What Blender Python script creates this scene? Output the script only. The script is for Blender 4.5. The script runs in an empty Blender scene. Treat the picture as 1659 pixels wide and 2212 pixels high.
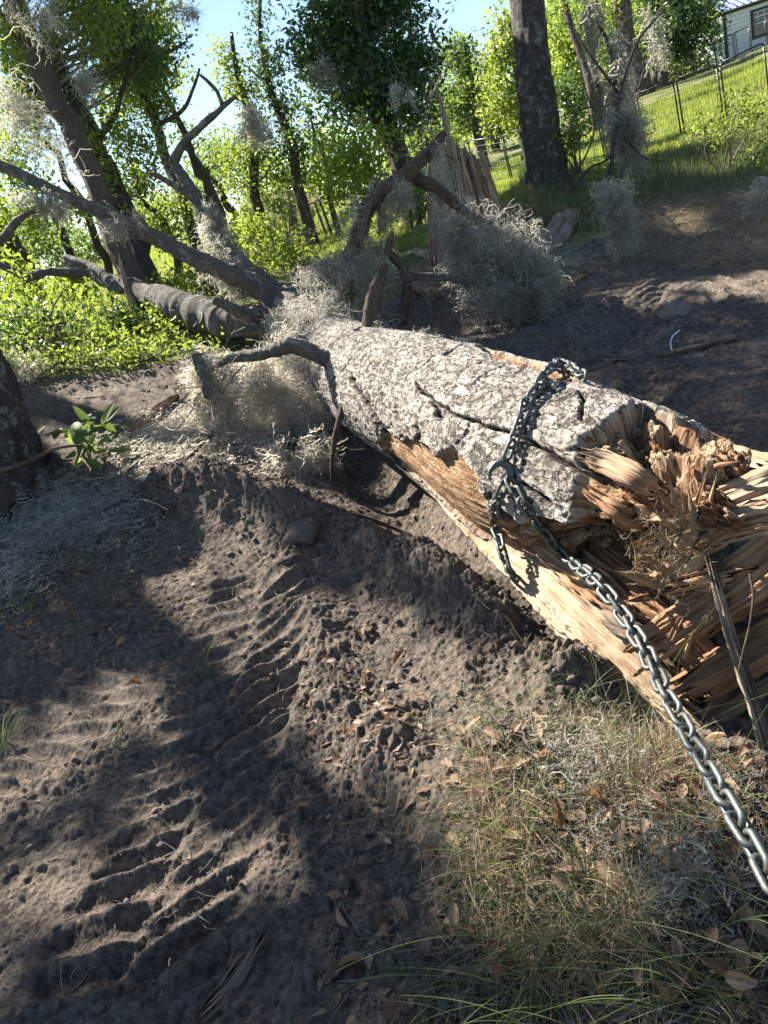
import bpy, bmesh, math, random
import numpy as np
from math import radians, sin, cos, tan, pi, sqrt
from mathutils import Vector, Matrix
from mathutils.bvhtree import BVHTree

# ------------------------------------------------------------------ camera
F = 1475.0; PITCH = radians(23); ROLL = radians(18); CH = 1.55
fwd = np.array([0, cos(PITCH), -sin(PITCH)])
r0 = np.array([1.0, 0, 0]); u0 = np.cross(r0, fwd)
cr = cos(ROLL)*r0 - sin(ROLL)*u0
cu = sin(ROLL)*r0 + cos(ROLL)*u0
CAM = np.array([0, 0, CH])
scene = bpy.context.scene
col = scene.collection
cd = bpy.data.cameras.new('camera'); cam = bpy.data.objects.new('camera', cd); col.objects.link(cam)
cd.sensor_fit = 'VERTICAL'; cd.sensor_height = 36.0; cd.lens = 36.0*F/2212.0
cd.clip_start = 0.05; cd.clip_end = 2000
M = Matrix(((cr[0], cu[0], -fwd[0], 0), (cr[1], cu[1], -fwd[1], 0), (cr[2], cu[2], -fwd[2], CH), (0, 0, 0, 1)))
cam.matrix_world = M
scene.camera = cam

# ------------------------------------------------------------------ sky, sun, exposure
SUN_AZ = radians(-36)      # from +Y, negative = left
SUN_EL = radians(40)
SUN = np.array([sin(SUN_AZ)*cos(SUN_EL), cos(SUN_AZ)*cos(SUN_EL), sin(SUN_EL)])
w = bpy.data.worlds.new('World'); scene.world = w; w.use_nodes = True
nt = w.node_tree; bg = nt.nodes['Background']
sk = nt.nodes.new('ShaderNodeTexSky'); sk.sky_type = 'NISHITA'; sk.sun_disc = False
sk.sun_elevation = SUN_EL; sk.sun_rotation = SUN_AZ
sk.air_density = 1.0; sk.dust_density = 0.15; sk.ozone_density = 1.5
nt.links.new(sk.outputs[0], bg.inputs[0]); bg.inputs[1].default_value = 0.05
sd = bpy.data.lights.new('sun', 'SUN'); sd.energy = 5.0; sd.angle = radians(0.5); sd.color = (1, 0.93, 0.82)
so = bpy.data.objects.new('sun', sd); col.objects.link(so)
so.rotation_euler = Vector(SUN).to_track_quat('Z', 'Y').to_euler()
scene.view_settings.view_transform = 'Standard'; scene.view_settings.look = 'None'
scene.view_settings.gamma = 1; scene.view_settings.use_curve_mapping = False
scene.view_settings.exposure = 2.0
scene.cycles.max_bounces = 6; scene.cycles.transparent_max_bounces = 4
scene.cycles.diffuse_bounces = 3; scene.cycles.glossy_bounces = 2; scene.cycles.transmission_bounces = 4

rng = np.random.default_rng(7); random.seed(7)

# ------------------------------------------------------------------ maths helpers
def ray(px, py): return fwd + cr*((px-829.5)/F) - cu*((py-1106)/F)
def at(px, py, d): return CAM + ray(px, py)*d
def atv(px, py, d):
    px = np.asarray(px, float); py = np.asarray(py, float); d = np.asarray(d, float)
    return CAM + (fwd + cr*((px-829.5)/F)[..., None] - cu*((py-1106)/F)[..., None])*d[..., None]
def proj(P):
    q = np.asarray(P, float) - CAM; z = q @ fwd
    z = np.where(np.abs(z) < 1e-6, 1e-6, z)
    return 829.5+F*(q @ cr)/z, 1106-F*(q @ cu)/z, z
def pxm(d): return d/F       # metres per photo pixel at depth d

def _h(ix, iy, iz, seed):
    n = (ix.astype(np.int64)*374761393 + iy.astype(np.int64)*668265263 + iz.astype(np.int64)*2147483647 + seed*1274126177) & 0xffffffff
    n = ((n ^ (n >> 13))*1274126177) & 0xffffffff
    n = ((n ^ (n >> 15))*2246822519) & 0xffffffff
    return ((n ^ (n >> 16)) & 0xffffff)/float(0xffffff)
def noise(x, y, z=None, seed=0):           # value noise, -1..1
    x = np.asarray(x, float); y = np.asarray(y, float)
    xi = np.floor(x); yi = np.floor(y); fx = x-xi; fy = y-yi
    fx = fx*fx*fx*(fx*(fx*6-15)+10); fy = fy*fy*fy*(fy*(fy*6-15)+10)
    xi = xi.astype(np.int64); yi = yi.astype(np.int64)
    if z is None:
        zi = np.zeros_like(xi)
        a = _h(xi, yi, zi, seed); b = _h(xi+1, yi, zi, seed); c = _h(xi, yi+1, zi, seed); d = _h(xi+1, yi+1, zi, seed)
        return 2*((a*(1-fx)+b*fx)*(1-fy)+(c*(1-fx)+d*fx)*fy)-1
    z = np.asarray(z, float)+0*x; zi = np.floor(z); fz = z-zi; fz = fz*fz*(3-2*fz); zi = zi.astype(np.int64)
    r = []
    for k in (0, 1):
        a = _h(xi, yi, zi+k, seed); b = _h(xi+1, yi, zi+k, seed); c = _h(xi, yi+1, zi+k, seed); d = _h(xi+1, yi+1, zi+k, seed)
        r.append((a*(1-fx)+b*fx)*(1-fy)+(c*(1-fx)+d*fx)*fy)
    return 2*(r[0]*(1-fz)+r[1]*fz)-1
def fbm(x, y, z=None, o=4, seed=0, gain=0.5):
    s = 0; a = 1; t = 0
    for k in range(o):
        s = s + a*noise(x*2**k+k*17.3, y*2**k+k*9.1, None if z is None else z*2**k, seed+k); t += a; a *= gain
    return s/t
def ridged(x, y, z=None, o=3, seed=0):
    s = 0; a = 1; t = 0
    for k in range(o):
        s = s + a*(1-np.abs(noise(x*2**k+k*7.7, y*2**k+3.3*k, None if z is None else z*2**k, seed+k))); t += a; a *= .5
    return s/t
def sstep(a, b, x): t = np.clip((x-a)/(b-a), 0, 1); return t*t*(3-2*t)
def inpoly(x, y, poly):
    x = np.asarray(x, float); y = np.asarray(y, float); r = np.zeros(x.shape, bool)
    n = len(poly); j = n-1
    for i in range(n):
        xi, yi = poly[i]; xj, yj = poly[j]
        c = ((yi > y) != (yj > y)) & (x < (xj-xi)*(y-yi)/((yj-yi) or 1e-9)+xi)
        r ^= c; j = i
    return r
def polydist(x, y, pts):
    """distance to polyline, arclength of the nearest point, signed side"""
    best = np.full(np.shape(x), 1e9); sa = np.zeros(np.shape(x)); sg = np.zeros(np.shape(x)); acc = 0
    for (ax, ay), (bx, by) in zip(pts[:-1], pts[1:]):
        dx, dy = bx-ax, by-ay; L = sqrt(dx*dx+dy*dy) or 1e-9
        t = np.clip(((x-ax)*dx+(y-ay)*dy)/L/L, 0, 1)
        ex, ey = x-(ax+t*dx), y-(ay+t*dy); d = np.hypot(ex, ey)
        m = d < best; best = np.where(m, d, best); sa = np.where(m, acc+t*L, sa)
        sg = np.where(m, np.sign(dx*ey-dy*ex), sg); acc += L
    return best, sa, sg

# ------------------------------------------------------------------ object helpers
def tag(o, label=None, cat=None, group=None, kind=None):
    if label: o['label'] = label
    if cat: o['category'] = cat
    if group: o['group'] = group
    if kind: o['kind'] = kind
    return o
def empty(name, loc, label, cat, group=None):
    o = bpy.data.objects.new(name, None); col.objects.link(o); o.location = tuple(loc)
    o.empty_display_size = 0.1
    return tag(o, label, cat, group)
def mesh_np(name, V, faces, mat, parent=None, attrs=None, smooth=True):
    """V (n,3) world coordinates; faces: list of int arrays (m,k)"""
    V = np.asarray(V, np.float32)
    if parent is not None: V = V - np.array(parent.location, np.float32)
    me = bpy.data.meshes.new(name)
    me.vertices.add(len(V)); me.vertices.foreach_set('co', V.ravel())
    if isinstance(faces, np.ndarray): faces = [faces]
    faces = [np.asarray(f) for f in faces if len(f)]
    idx = np.concatenate([f.ravel() for f in faces]).astype(np.int32)
    tot = np.concatenate([np.full(len(f), f.shape[1]) for f in faces]).astype(np.int32)
    st = np.concatenate([[0], np.cumsum(tot)[:-1]]).astype(np.int32)
    me.loops.add(len(idx)); me.loops.foreach_set('vertex_index', idx)
    me.polygons.add(len(tot)); me.polygons.foreach_set('loop_start', st); me.polygons.foreach_set('loop_total', tot)
    me.polygons.foreach_set('use_smooth', np.full(len(tot), smooth))
    if attrs:
        for k, a in attrs.items():
            a = np.asarray(a, np.float32)
            if a.ndim == 2:
                at_ = me.attributes.new(k, 'FLOAT_VECTOR', 'POINT'); at_.data.foreach_set('vector', a.ravel())
            else:
                at_ = me.attributes.new(k, 'FLOAT', 'POINT'); at_.data.foreach_set('value', a.ravel())
    me.update(calc_edges=True)
    if mat: me.materials.append(mat)
    o = bpy.data.objects.new(name, me); col.objects.link(o)
    if parent is not None: o.parent = parent
    return o
class Buf:
    """collects several pieces into one mesh"""
    def __init__(s): s.V = []; s.F = {}; s.A = {}; s.n = 0
    def add(s, V, faces, **attrs):
        V = np.asarray(V, float)
        if isinstance(faces, np.ndarray): faces = [faces]
        for f in faces:
            f = np.asarray(f)
            if len(f): s.F.setdefault(f.shape[1], []).append(f+s.n)
        s.V.append(V); s.n += len(V)
        attrs.setdefault('tc', np.zeros((len(V), 3))); attrs.setdefault('v', np.zeros(len(V)))
        for k in ('tc', 'v'):
            a = np.asarray(attrs[k], float)
            if a.ndim == 0: a = np.full(len(V), float(a))
            s.A.setdefault(k, []).append(a)
        return s
    def build(s, name, mat, parent=None, smooth=True):
        return mesh_np(name, np.concatenate(s.V), [np.concatenate(f) for f in s.F.values()], mat, parent,
                       {k: np.concatenate(a) for k, a in s.A.items()}, smooth)
def frames(P):
    P = np.asarray(P, float); n = len(P)
    T = np.gradient(P, axis=0); T /= np.linalg.norm(T, axis=1)[:, None]+1e-12
    N = np.zeros_like(P); a = np.array([0, 0, 1.0]) if abs(T[0][2]) < .9 else np.array([1.0, 0, 0])
    nn = a - T[0]*(a@T[0]); N[0] = nn/np.linalg.norm(nn)
    for i in range(1, n):
        nn = N[i-1]-T[i]*(N[i-1]@T[i]); N[i] = nn/(np.linalg.norm(nn)+1e-12)
    return T, N, np.cross(T, N)
def resample(P, n, R=None):
    """smooth (Catmull-Rom) resample of a polyline with radii"""
    P = np.asarray(P, float); k = len(P)
    if R is not None: P = np.column_stack([P, R])
    E = np.vstack([2*P[0]-P[1], P, 2*P[-1]-P[-2]])
    u = np.linspace(0, k-1-1e-9, n); i = u.astype(int); t = (u-i)[:, None]
    p0, p1, p2, p3 = E[i], E[i+1], E[i+2], E[i+3]
    Q = .5*((2*p1)+(-p0+p2)*t+(2*p0-5*p1+4*p2-p3)*t*t+(-p0+3*p1-3*p2+p3)*t**3)
    return (Q[:, :3], Q[:, 3]) if R is not None else Q
def tube(P, R, seg=10, n=None, amp=0.0, fq=8.0, seed=0, cap=True, wob=0.0, lin=False):
    """returns V,F,tc of a swept tube; amp = bark relief as part of the radius"""
    L0 = np.linalg.norm(np.diff(np.asarray(P, float), axis=0), axis=1).sum()
    n = n or max(4, len(P)*4)
    if lin:      # angular, kinked limb with knots
        A = np.column_stack([np.asarray(P, float), R]); u = np.linspace(0, len(A)-1, n); A = np.column_stack([np.interp(u, np.arange(len(A)), A[:, k]) for k in range(4)])
        for _ in range(max(2, n//22)): A[1:-1] = (A[:-2]+2*A[1:-1]+A[2:])/4
        P, R = A[:, :3], A[:, 3]*(1+.16*np.clip(noise(u*3.1+seed, u*0, seed=seed), -.2, 1)+.14*np.clip(noise(u*9+seed, u*0, seed=seed+1), 0, 1))
    else: P, R = resample(P, n, R)
    R = np.maximum(R, 1e-4)
    if wob:
        s = np.linspace(0, L0, n)
        P = P + np.column_stack([noise(s*3, s*0+seed, seed=1), noise(s*3, s*0+seed, seed=2), noise(s*3, s*0+seed, seed=3)])*wob*np.minimum(1, s/L0*4)[:, None]
    T, N, B = frames(P)
    th = np.linspace(0, 2*pi, seg, endpoint=False)
    s = np.concatenate([[0], np.cumsum(np.linalg.norm(np.diff(P, axis=0), axis=1))])
    S, TH = np.meshgrid(s, th, indexing='ij')
    RR = np.repeat(R[:, None], seg, 1)
    if amp:
        cx, cy = np.cos(TH)*RR*fq, np.sin(TH)*RR*fq
        d = ridged(cx*3+seed*3.1, cy*3, S*fq*.45, 3, seed) - .6
        RR = RR*(1+amp*d*1.6+.045*noise(np.cos(TH)*1.3+seed, np.sin(TH)*1.3, S*2, seed=seed+5))
    V = P[:, None, :]+N[:, None, :]*(np.cos(TH)*RR)[..., None]+B[:, None, :]*(np.sin(TH)*RR)[..., None]
    V = V.reshape(-1, 3)
    i = np.arange(n-1)[:, None]*seg; j = np.arange(seg)[None]; j2 = (j+1) % seg
    Fq = np.stack([i+j, i+j2, i+seg+j2, i+seg+j], -1).reshape(-1, 4)
    tc = np.column_stack([S.ravel(), (np.cos(TH)*R[:, None]).ravel()+seed*1.7, (np.sin(TH)*R[:, None]).ravel()])
    faces = [Fq]
    if cap:
        V = np.vstack([V, P[0]-T[0]*R[0]*.2, P[-1]+T[-1]*R[-1]*.4])
        a = len(V)-2; tc = np.vstack([tc, [0, seed, 0], [s[-1], seed, 0]])
        jj = np.arange(seg); k = (jj+1) % seg
        faces.append(np.concatenate([np.column_stack([np.full(seg, a), k, jj]), np.column_stack([np.full(seg, a+1), (n-1)*seg+jj, (n-1)*seg+k])]))
    return V, faces, tc
def add_tube(buf, P, R, v=0.0, **k):
    V, Fc, tc = tube(P, R, **k); buf.add(V, Fc, tc=tc, v=v)
def ribbons(P, W, up=None, seed=0):
    """P (n,K,3) centre lines, W (n,K) widths -> V, F"""
    n, K, _ = P.shape
    T = np.gradient(P, axis=1)
    r = np.random.default_rng(seed).normal(size=(n, 1, 3)) if up is None else np.broadcast_to(up, (n, 1, 3))
    S = np.cross(T, r); S /= np.linalg.norm(S, axis=2)[..., None]+1e-9
    A = P+S*W[..., None]/2; Bb = P-S*W[..., None]/2
    V = np.stack([A, Bb], 2).reshape(-1, 3)
    i = (np.arange(n)[:, None]*K+np.arange(K-1)[None]).ravel()*2
    Fq = np.column_stack([i, i+1, i+3, i+2])
    return V, Fq
def box(buf, c, s, R=None, v=0.0, bev=0.0):
    """box centre c size s with optional 3x3 axes rows R"""
    R = np.eye(3) if R is None else np.asarray(R)
    g = np.array([[x, y, z] for x in (-.5, .5) for y in (-.5, .5) for z in (-.5, .5)])*np.asarray(s)
    V = np.asarray(c)+g@R
    Fq = np.array([[0, 1, 3, 2], [4, 6, 7, 5], [0, 4, 5, 1], [2, 3, 7, 6], [0, 2, 6, 4], [1, 5, 7, 3]])
    # separate verts per face for crisp shading
    V2 = V[Fq].reshape(-1, 3); buf.add(V2, np.arange(24).reshape(6, 4), tc=g[Fq].reshape(-1, 3)+np.asarray(c)*.37, v=v)

# ------------------------------------------------------------------ materials
def newmat(name):
    m = bpy.data.materials.new(name); m.use_nodes = True; t = m.node_tree
    return m, t, t.nodes['Principled BSDF']
class N:
    def __init__(s, t): s.t = t
    def n(s, ty, **k):
        nd = s.t.nodes.new(ty)
        for a, b in k.items():
            if a.startswith('i_'):
                key = a[2:]; key = int(key) if key.isdigit() else key.replace('_', ' ')
                if isinstance(b, bpy.types.NodeSocket): s.t.links.new(b, nd.inputs[key])
                else: nd.inputs[key].default_value = b
            else: setattr(nd, a, b)
        return nd
    def attr(s, name, out='Fac'): return s.n('ShaderNodeAttribute', attribute_name=name).outputs[out]
    def noise(s, vec, scale, detail=4, rough=.55, dist=0): return s.n('ShaderNodeTexNoise', i_Vector=vec, i_Scale=scale, i_Detail=detail, i_Roughness=rough, i_Distortion=dist).outputs[0]
    def voro(s, vec, scale, feature='F1', out=0): return s.n('ShaderNodeTexVoronoi', feature=feature, i_Vector=vec, i_Scale=scale).outputs[out]
    def map(s, vec, scale=(1, 1, 1), loc=(0, 0, 0)): return s.n('ShaderNodeMapping', i_Vector=vec, i_Scale=scale, i_Location=loc).outputs[0]
    def ramp(s, fac, stops):
        nd = s.n('ShaderNodeValToRGB', i_Fac=fac); e = nd.color_ramp.elements
        while len(e) < len(stops): e.new(.5)
        for k, (p, c) in enumerate(stops):
            e[k].position = p; e[k].color = (c, c, c, 1) if isinstance(c, (int, float)) else (*c, 1)
        return nd.outputs[0]
    def mix(s, fac, a, b, mode='MIX'):
        nd = s.n('ShaderNodeMix', data_type='RGBA', blend_type=mode)
        for key, val in ((0, fac), (6, a), (7, b)):
            if isinstance(val, bpy.types.NodeSocket): s.t.links.new(val, nd.inputs[key])
            else: nd.inputs[key].default_value = val if key == 0 else (*val, 1)
        return nd.outputs[2]
    def math(s, op, a, b=0.0, c=0.0):
        nd = s.n('ShaderNodeMath', operation=op)
        for i, v in enumerate((a, b, c)):
            if isinstance(v, bpy.types.NodeSocket): s.t.links.new(v, nd.inputs[i])
            else: nd.inputs[i].default_value = v
        return nd.outputs[0]
    def bump(s, h, dist=.01, strength=1.0, normal=None):
        nd = s.n('ShaderNodeBump', i_Height=h, i_Distance=dist, i_Strength=strength)
        if normal: s.t.links.new(normal, nd.inputs['Normal'])
        return nd.outputs[0]
def leafmat(name, c1, c2, tr, trf=.45, rough=.45, spec=.4):
    m, t, p = newmat(name); q = N(t)
    c = q.mix(q.attr('v'), c1, c2)
    t.links.new(c, p.inputs['Base Color']); p.inputs['Roughness'].default_value = rough
    p.inputs['Specular IOR Level'].default_value = spec
    tl = q.n('ShaderNodeBsdfTranslucent'); c3 = q.mix(q.attr('v'), tr, tuple(x*1.35 for x in tr)); t.links.new(c3, tl.inputs[0])
    mx = q.n('ShaderNodeMixShader', i_0=trf); t.links.new(p.outputs[0], mx.inputs[1]); t.links.new(tl.outputs[0], mx.inputs[2])
    t.links.new(mx.outputs[0], t.nodes['Material Output'].inputs[0])
    return m
def simplemat(name, c1, c2, scale=20, rough=.8, bump=.003, metal=0, tc=True, stretch=(1, 1, 1), spec=.3):
    m, t, p = newmat(name); q = N(t)
    v = q.map(q.attr('tc', 'Vector'), stretch)
    n = q.noise(v, scale, 6, .65)
    f = q.ramp(n, [(.3, 0.0), (.7, 1.0)])
    t.links.new(q.mix(f, c1, c2), p.inputs['Base Color'])
    p.inputs['Roughness'].default_value = rough; p.inputs['Metallic'].default_value = metal
    p.inputs['Specular IOR Level'].default_value = spec
    if bump: t.links.new(q.bump(n, bump), p.inputs['Normal'])
    return m
def barkmat(name, dark, mid, lichen, scale=14, lich=.58, bump=.012, plates=(1, .35)):
    m, t, p = newmat(name); q = N(t)
    tc = q.attr('tc', 'Vector')
    v = q.map(tc, (plates[1], plates[0], plates[0]))
    n1 = q.noise(v, scale*2.2, 6, .7, .6); vo = q.voro(q.n('ShaderNodeVectorMath', operation='ADD', i_0=q.map(tc, (plates[1]*.7, 1, 1)), i_1=q.n('ShaderNodeTexNoise', i_Vector=tc, i_Scale=scale*2.5, i_Detail=4).outputs[1]).outputs[0], scale*3.2, 'DISTANCE_TO_EDGE')
    cr_ = q.ramp(vo, [(.0, 0.0), (.14, 1.0)])
    base = q.mix(q.ramp(n1, [(.32, 0.0), (.68, 1.0)]), dark, mid)
    base = q.mix(q.math('MULTIPLY', q.math('SUBTRACT', 1.0, cr_), .55), base, tuple(x*.3 for x in dark))
    ln = q.noise(tc, 9, 8, .78, .3)
    lf = q.ramp(ln, [(lich, 0.0), (lich+.05, 1.0)])
    base = q.mix(q.math('MULTIPLY', lf, .85), base, lichen)
    t.links.new(base, p.inputs['Base Color']); p.inputs['Roughness'].default_value = .9
    p.inputs['Specular IOR Level'].default_value = .15
    h = q.math('ADD', q.math('MULTIPLY', cr_, .6), n1)
    t.links.new(q.bump(h, bump), p.inputs['Normal'])
    return m
def woodmat(name, c1, c2, c3, scale=60, rough=.75, bump=.003):
    m, t, p = newmat(name); q = N(t)
    tc = q.attr('tc', 'Vector')
    g = q.noise(q.map(tc, (.03, 1, 1)), scale*2, 5, .6, .2)
    g2 = q.noise(q.map(tc, (.18, 1, 1)), scale*.35, 5, .65)
    c = q.mix(q.ramp(g, [(.35, 0.0), (.65, 1.0)]), c1, c2)
    c = q.mix(q.ramp(g2, [(.45, 0.0), (.7, 1.0)]), c, c3)
    c = q.mix(q.math('MULTIPLY', q.attr('v'), .55), c, tuple(x*.45 for x in c3))
    t.links.new(c, p.inputs['Base Color']); p.inputs['Roughness'].default_value = rough
    p.inputs['Specular IOR Level'].default_value = .2
    t.links.new(q.bump(q.math('ADD', g, q.math('MULTIPLY', g2, 1.5)), bump), p.inputs['Normal'])
    return m

MT = {}
MT['bark_oak'] = barkmat('bark_oak', (.06, .05, .043), (.19, .158, .13), (.30, .30, .27), 11, .66)
MT['bark_brown'] = barkmat('bark_brown', (.12, .09, .07), (.33, .26, .20), (.34, .33, .28), 13, .70)
MT['bark_lichen'] = barkmat('bark_lichen', (.07, .06, .052), (.19, .165, .14), (.36, .36, .33), 12, .535)
MT['bark_limb'] = barkmat('bark_limb', (.14, .125, .11), (.40, .37, .33), (.50, .50, .46), 22, .54, .014, (1, .8))
MT['bark_far'] = barkmat('bark_far', (.12, .09, .075), (.24, .19, .16), (.3, .28, .25), 5, .68, .02)
MT['twig'] = simplemat('twig_bark', (.07, .06, .05), (.20, .18, .155), 60, .9, .002)
MT['wood_pale'] = woodmat('pale_split_wood', (.33, .24, .155), (.46, .365, .255), (.22, .125, .07))
MT['wood_orange'] = woodmat('orange_split_wood', (.30, .165, .085), (.43, .275, .155), (.14, .065, .032))
MT['wood_grey'] = woodmat('weathered_wood', (.22, .165, .12), (.36, .285, .215), (.10, .07, .05))
MT['leaf_bright'] = leafmat('leaf_bright', (.06, .10, .015), (.12, .155, .03), (.25, .34, .04), .5)
MT['leaf_mid'] = leafmat('leaf_mid', (.055, .085, .02), (.13, .16, .035), (.30, .39, .055), .45)
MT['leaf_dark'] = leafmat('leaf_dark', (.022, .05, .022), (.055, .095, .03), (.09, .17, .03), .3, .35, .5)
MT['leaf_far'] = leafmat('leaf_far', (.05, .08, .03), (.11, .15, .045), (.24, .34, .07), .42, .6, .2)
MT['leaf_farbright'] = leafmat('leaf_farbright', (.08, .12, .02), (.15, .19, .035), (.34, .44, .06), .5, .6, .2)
MT['grass_lawn'] = leafmat('lawn_grass', (.11, .14, .02), (.22, .22, .05), (.34, .42, .06), .45, .6, .2)
MT['grass_green'] = leafmat('grass_green', (.04, .07, .025), (.12, .15, .06), (.16, .22, .06), .35, .5, .35)
MT['grass_straw'] = leafmat('grass_straw', (.17, .12, .07), (.46, .39, .27), (.32, .26, .16), .25, .7, .2)
MT['dead_leaf'] = leafmat('dead_leaf', (.11, .062, .038), (.30, .215, .14), (.35, .18, .07), .25, .6, .3)
MT['moss'] = leafmat('spanish_moss', (.20, .195, .175), (.42, .41, .365), (.46, .44, .37), .5, .9, .1)
MT['moss_pale'] = leafmat('pale_dry_moss', (.36, .33, .28), (.60, .56, .48), (.62, .57, .47), .55, .9, .1)  # same moss made lighter, sunlight on the left drapes painted into its colour
MT['fence'] = simplemat('black_fence_metal', (.012, .012, .013), (.03, .03, .032), 40, .45, 0, .0, spec=.5)

def chainmat():
    m, t, p = newmat('galvanised_chain_steel'); q = N(t)
    tc = q.n('ShaderNodeTexCoord').outputs['Object']
    n = q.noise(tc, 70, 6, .7); n2 = q.noise(tc, 260, 4, .7)
    c = q.mix(q.ramp(n, [(.35, 0.0), (.7, 1.0)]), (.055, .075, .078), (.15, .18, .18))
    c = q.mix(q.ramp(n2, [(.48, 0.0), (.64, 1.0)]), c, (.13, .10, .075))
    t.links.new(c, p.inputs['Base Color']); p.inputs['Metallic'].default_value = .75
    t.links.new(q.ramp(n2, [(.3, .42), (.7, .72)]), p.inputs['Roughness'])
    t.links.new(q.bump(n2, .0006), p.inputs['Normal'])
    return m
MT['chain'] = chainmat()
# ------------------------------------------------------------------ terrain
ctrl = [(0,2200,None),(830,2200,None),(1650,2200,None),(0,1700,None),(800,1700,None),(1500,1800,None),(1450,1540,None),(1000,1300,None),
 (560,1250,None),(60,1080,5.0),(330,1010,4.9),(200,850,6.3),(0,830,7.2),(330,700,8.5),(580,735,7.3),(683,535,19),(600,440,30),(1000,560,7.2),
 (1106,386,16),(1190,405,9),(1310,342,13.7),(1476,291,12.6),(1568,262,12.4),(1640,330,9.5),(1570,136,32),(1390,207,24),(1350,650,5.5),(1650,700,4.3),
 (1480,450,7.4),(1650,470,6.2),(1650,900,3.05),(1450,850,3.7),(1200,720,5.3),(1000,690,6.2),(900,1060,4.0),(0,640,30),(1100,320,24),(750,470,19)]
pts = []
for px, py, t in ctrl:
    d = ray(px, py)
    if t is None: t = -CH/d[2]
    pts.append(CAM+d*t)
for a in (-75, -45, -20, 0, 20, 45, 75):
    pts.append(np.array([sin(radians(a))*75, cos(radians(a))*75, 4.0+1.5*sin(radians(a))]))
    pts.append(np.array([sin(radians(a))*160, cos(radians(a))*160, 4.5]))
for a in (110, 150, 180, 210, 250):
    for r in (2, 8, 40, 160): pts.append(np.array([sin(radians(a))*r, cos(radians(a))*r, 0.0 if r < 20 else .5]))
CP = np.array(pts)
def warp(x, y):
    r = np.sqrt(x*x+y*y+.25); l = np.log(r)*1.0
    a = np.arctan2(x, y); k = 1.35
    return np.column_stack([np.sin(a)*k*l, np.cos(a)*k*l, .55*l])
def _k(A, B):
    d = np.sqrt(np.maximum(((A[:, None, :]-B[None])**2).sum(-1), 1e-12)); return d
WC = warp(CP[:, 0], CP[:, 1]); n_ = NCP = len(WC)
A_ = np.zeros((n_+4, n_+4)); A_[:n_, :n_] = _k(WC, WC)+np.eye(n_)*-.02
A_[:n_, n_] = 1; A_[:n_, n_+1:] = WC; A_[n_:, :n_] = A_[:n_, n_:].T
TPSW = np.linalg.lstsq(A_, np.concatenate([CP[:, 2], np.zeros(4)]), rcond=None)[0]
def macro(x, y):
    x = np.asarray(x, float); y = np.asarray(y, float); sh = x.shape; x = x.ravel(); y = y.ravel(); out = np.empty(len(x))
    for i in range(0, len(x), 100000):
        w_ = warp(x[i:i+100000], y[i:i+100000])
        out[i:i+100000] = _k(w_, WC)@TPSW[:NCP]+TPSW[NCP]+w_@TPSW[NCP+1:]
    return out.reshape(sh)
_TS = np.concatenate([np.linspace(.7, 12, 140), np.linspace(12.2, 60, 120)])
def gp(px, py, base=macro):
    """first ground point along a photo ray (works on smooth ground)"""
    P = CAM+ray(px, py)*_TS[:, None]; h = P[:, 2]-base(P[:, 0], P[:, 1])
    k = np.where(h < 0)[0]
    if len(k) == 0 or k[0] == 0: return P[-1]
    k = k[0]; a = h[k-1]/(h[k-1]-h[k]); return P[k-1]*(1-a)+P[k]*a
def gpl(l): return [tuple(gp(*p)[:2]) for p in l]

TRACK_A = gpl([(575,1225),(540,1400),(480,1560),(430,1700),(380,1850),(310,2010),(230,2210)])
TRACK_B = gpl([(1400,560),(1350,650),(1280,740),(1190,820)])
TRACK_C = gpl([(1500,640),(1660,600),(1750,580)])
TRACK_D = gpl([(420,820),(260,850),(90,900)])
TRACK_E = gpl([(330,1440),(170,1540),(0,1640),(-150,1750)])
BERM = gpl([(370,1070),(470,1075),(600,1110),(720,1160),(860,1215),(1000,1300),(1150,1395),(1290,1470)])
BERM2 = gpl([(640,1150),(600,1250),(700,1340),(760,1500),(900,1640),(1120,1640)])
TRENCH = gpl([(740,960),(900,1120),(1060,1240),(1230,1370),(1370,1470)])
MOUND = gpl([(1150,1720),(1330,1780),(1500,1850)])
SOILP = [(-400,745),(0,790),(120,830),(260,810),(400,770),(560,760),(640,700),(900,640),(1150,600),(1250,520),(1420,430),(1560,410),(1700,440),(2600,700),(2600,3500),(-900,3500),(-900,1100)]
def lugs(x, y, path, half, per, amp, seed=0, sgn=1):
    d, s, sg = polydist(x, y, path); b = d*sg
    wob = noise(x*3, y*3, seed=seed)*.03+noise(x*9, y*9, seed=seed+7)*.010
    ph = (s+wob+b*np.where(b > 0, .62, .28)+np.where(b > 0, per*.5, 0))/per
    rid = (1-np.abs(np.sin(pi*ph))**1.15)
    inside = sstep(half*1.12, half*.86, d)
    L = sum(math.hypot(b_[0]-a_[0], b_[1]-a_[1]) for a_, b_ in zip(path[:-1], path[1:]))
    inside = inside*sstep(0.0, .12, s)*sstep(L, L-.12, s)
    rut = 1-.55*sstep(.05, .0, d)
    fade = .65+.35*sstep(-.4, .35, noise(x*2.6, y*2.6, seed=seed+3)); rid = rid*(.85+.25*noise(x*14, y*14, seed=seed+9))
    return inside, (amp*(rid-.35)*rut*fade-.018)*inside
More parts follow.
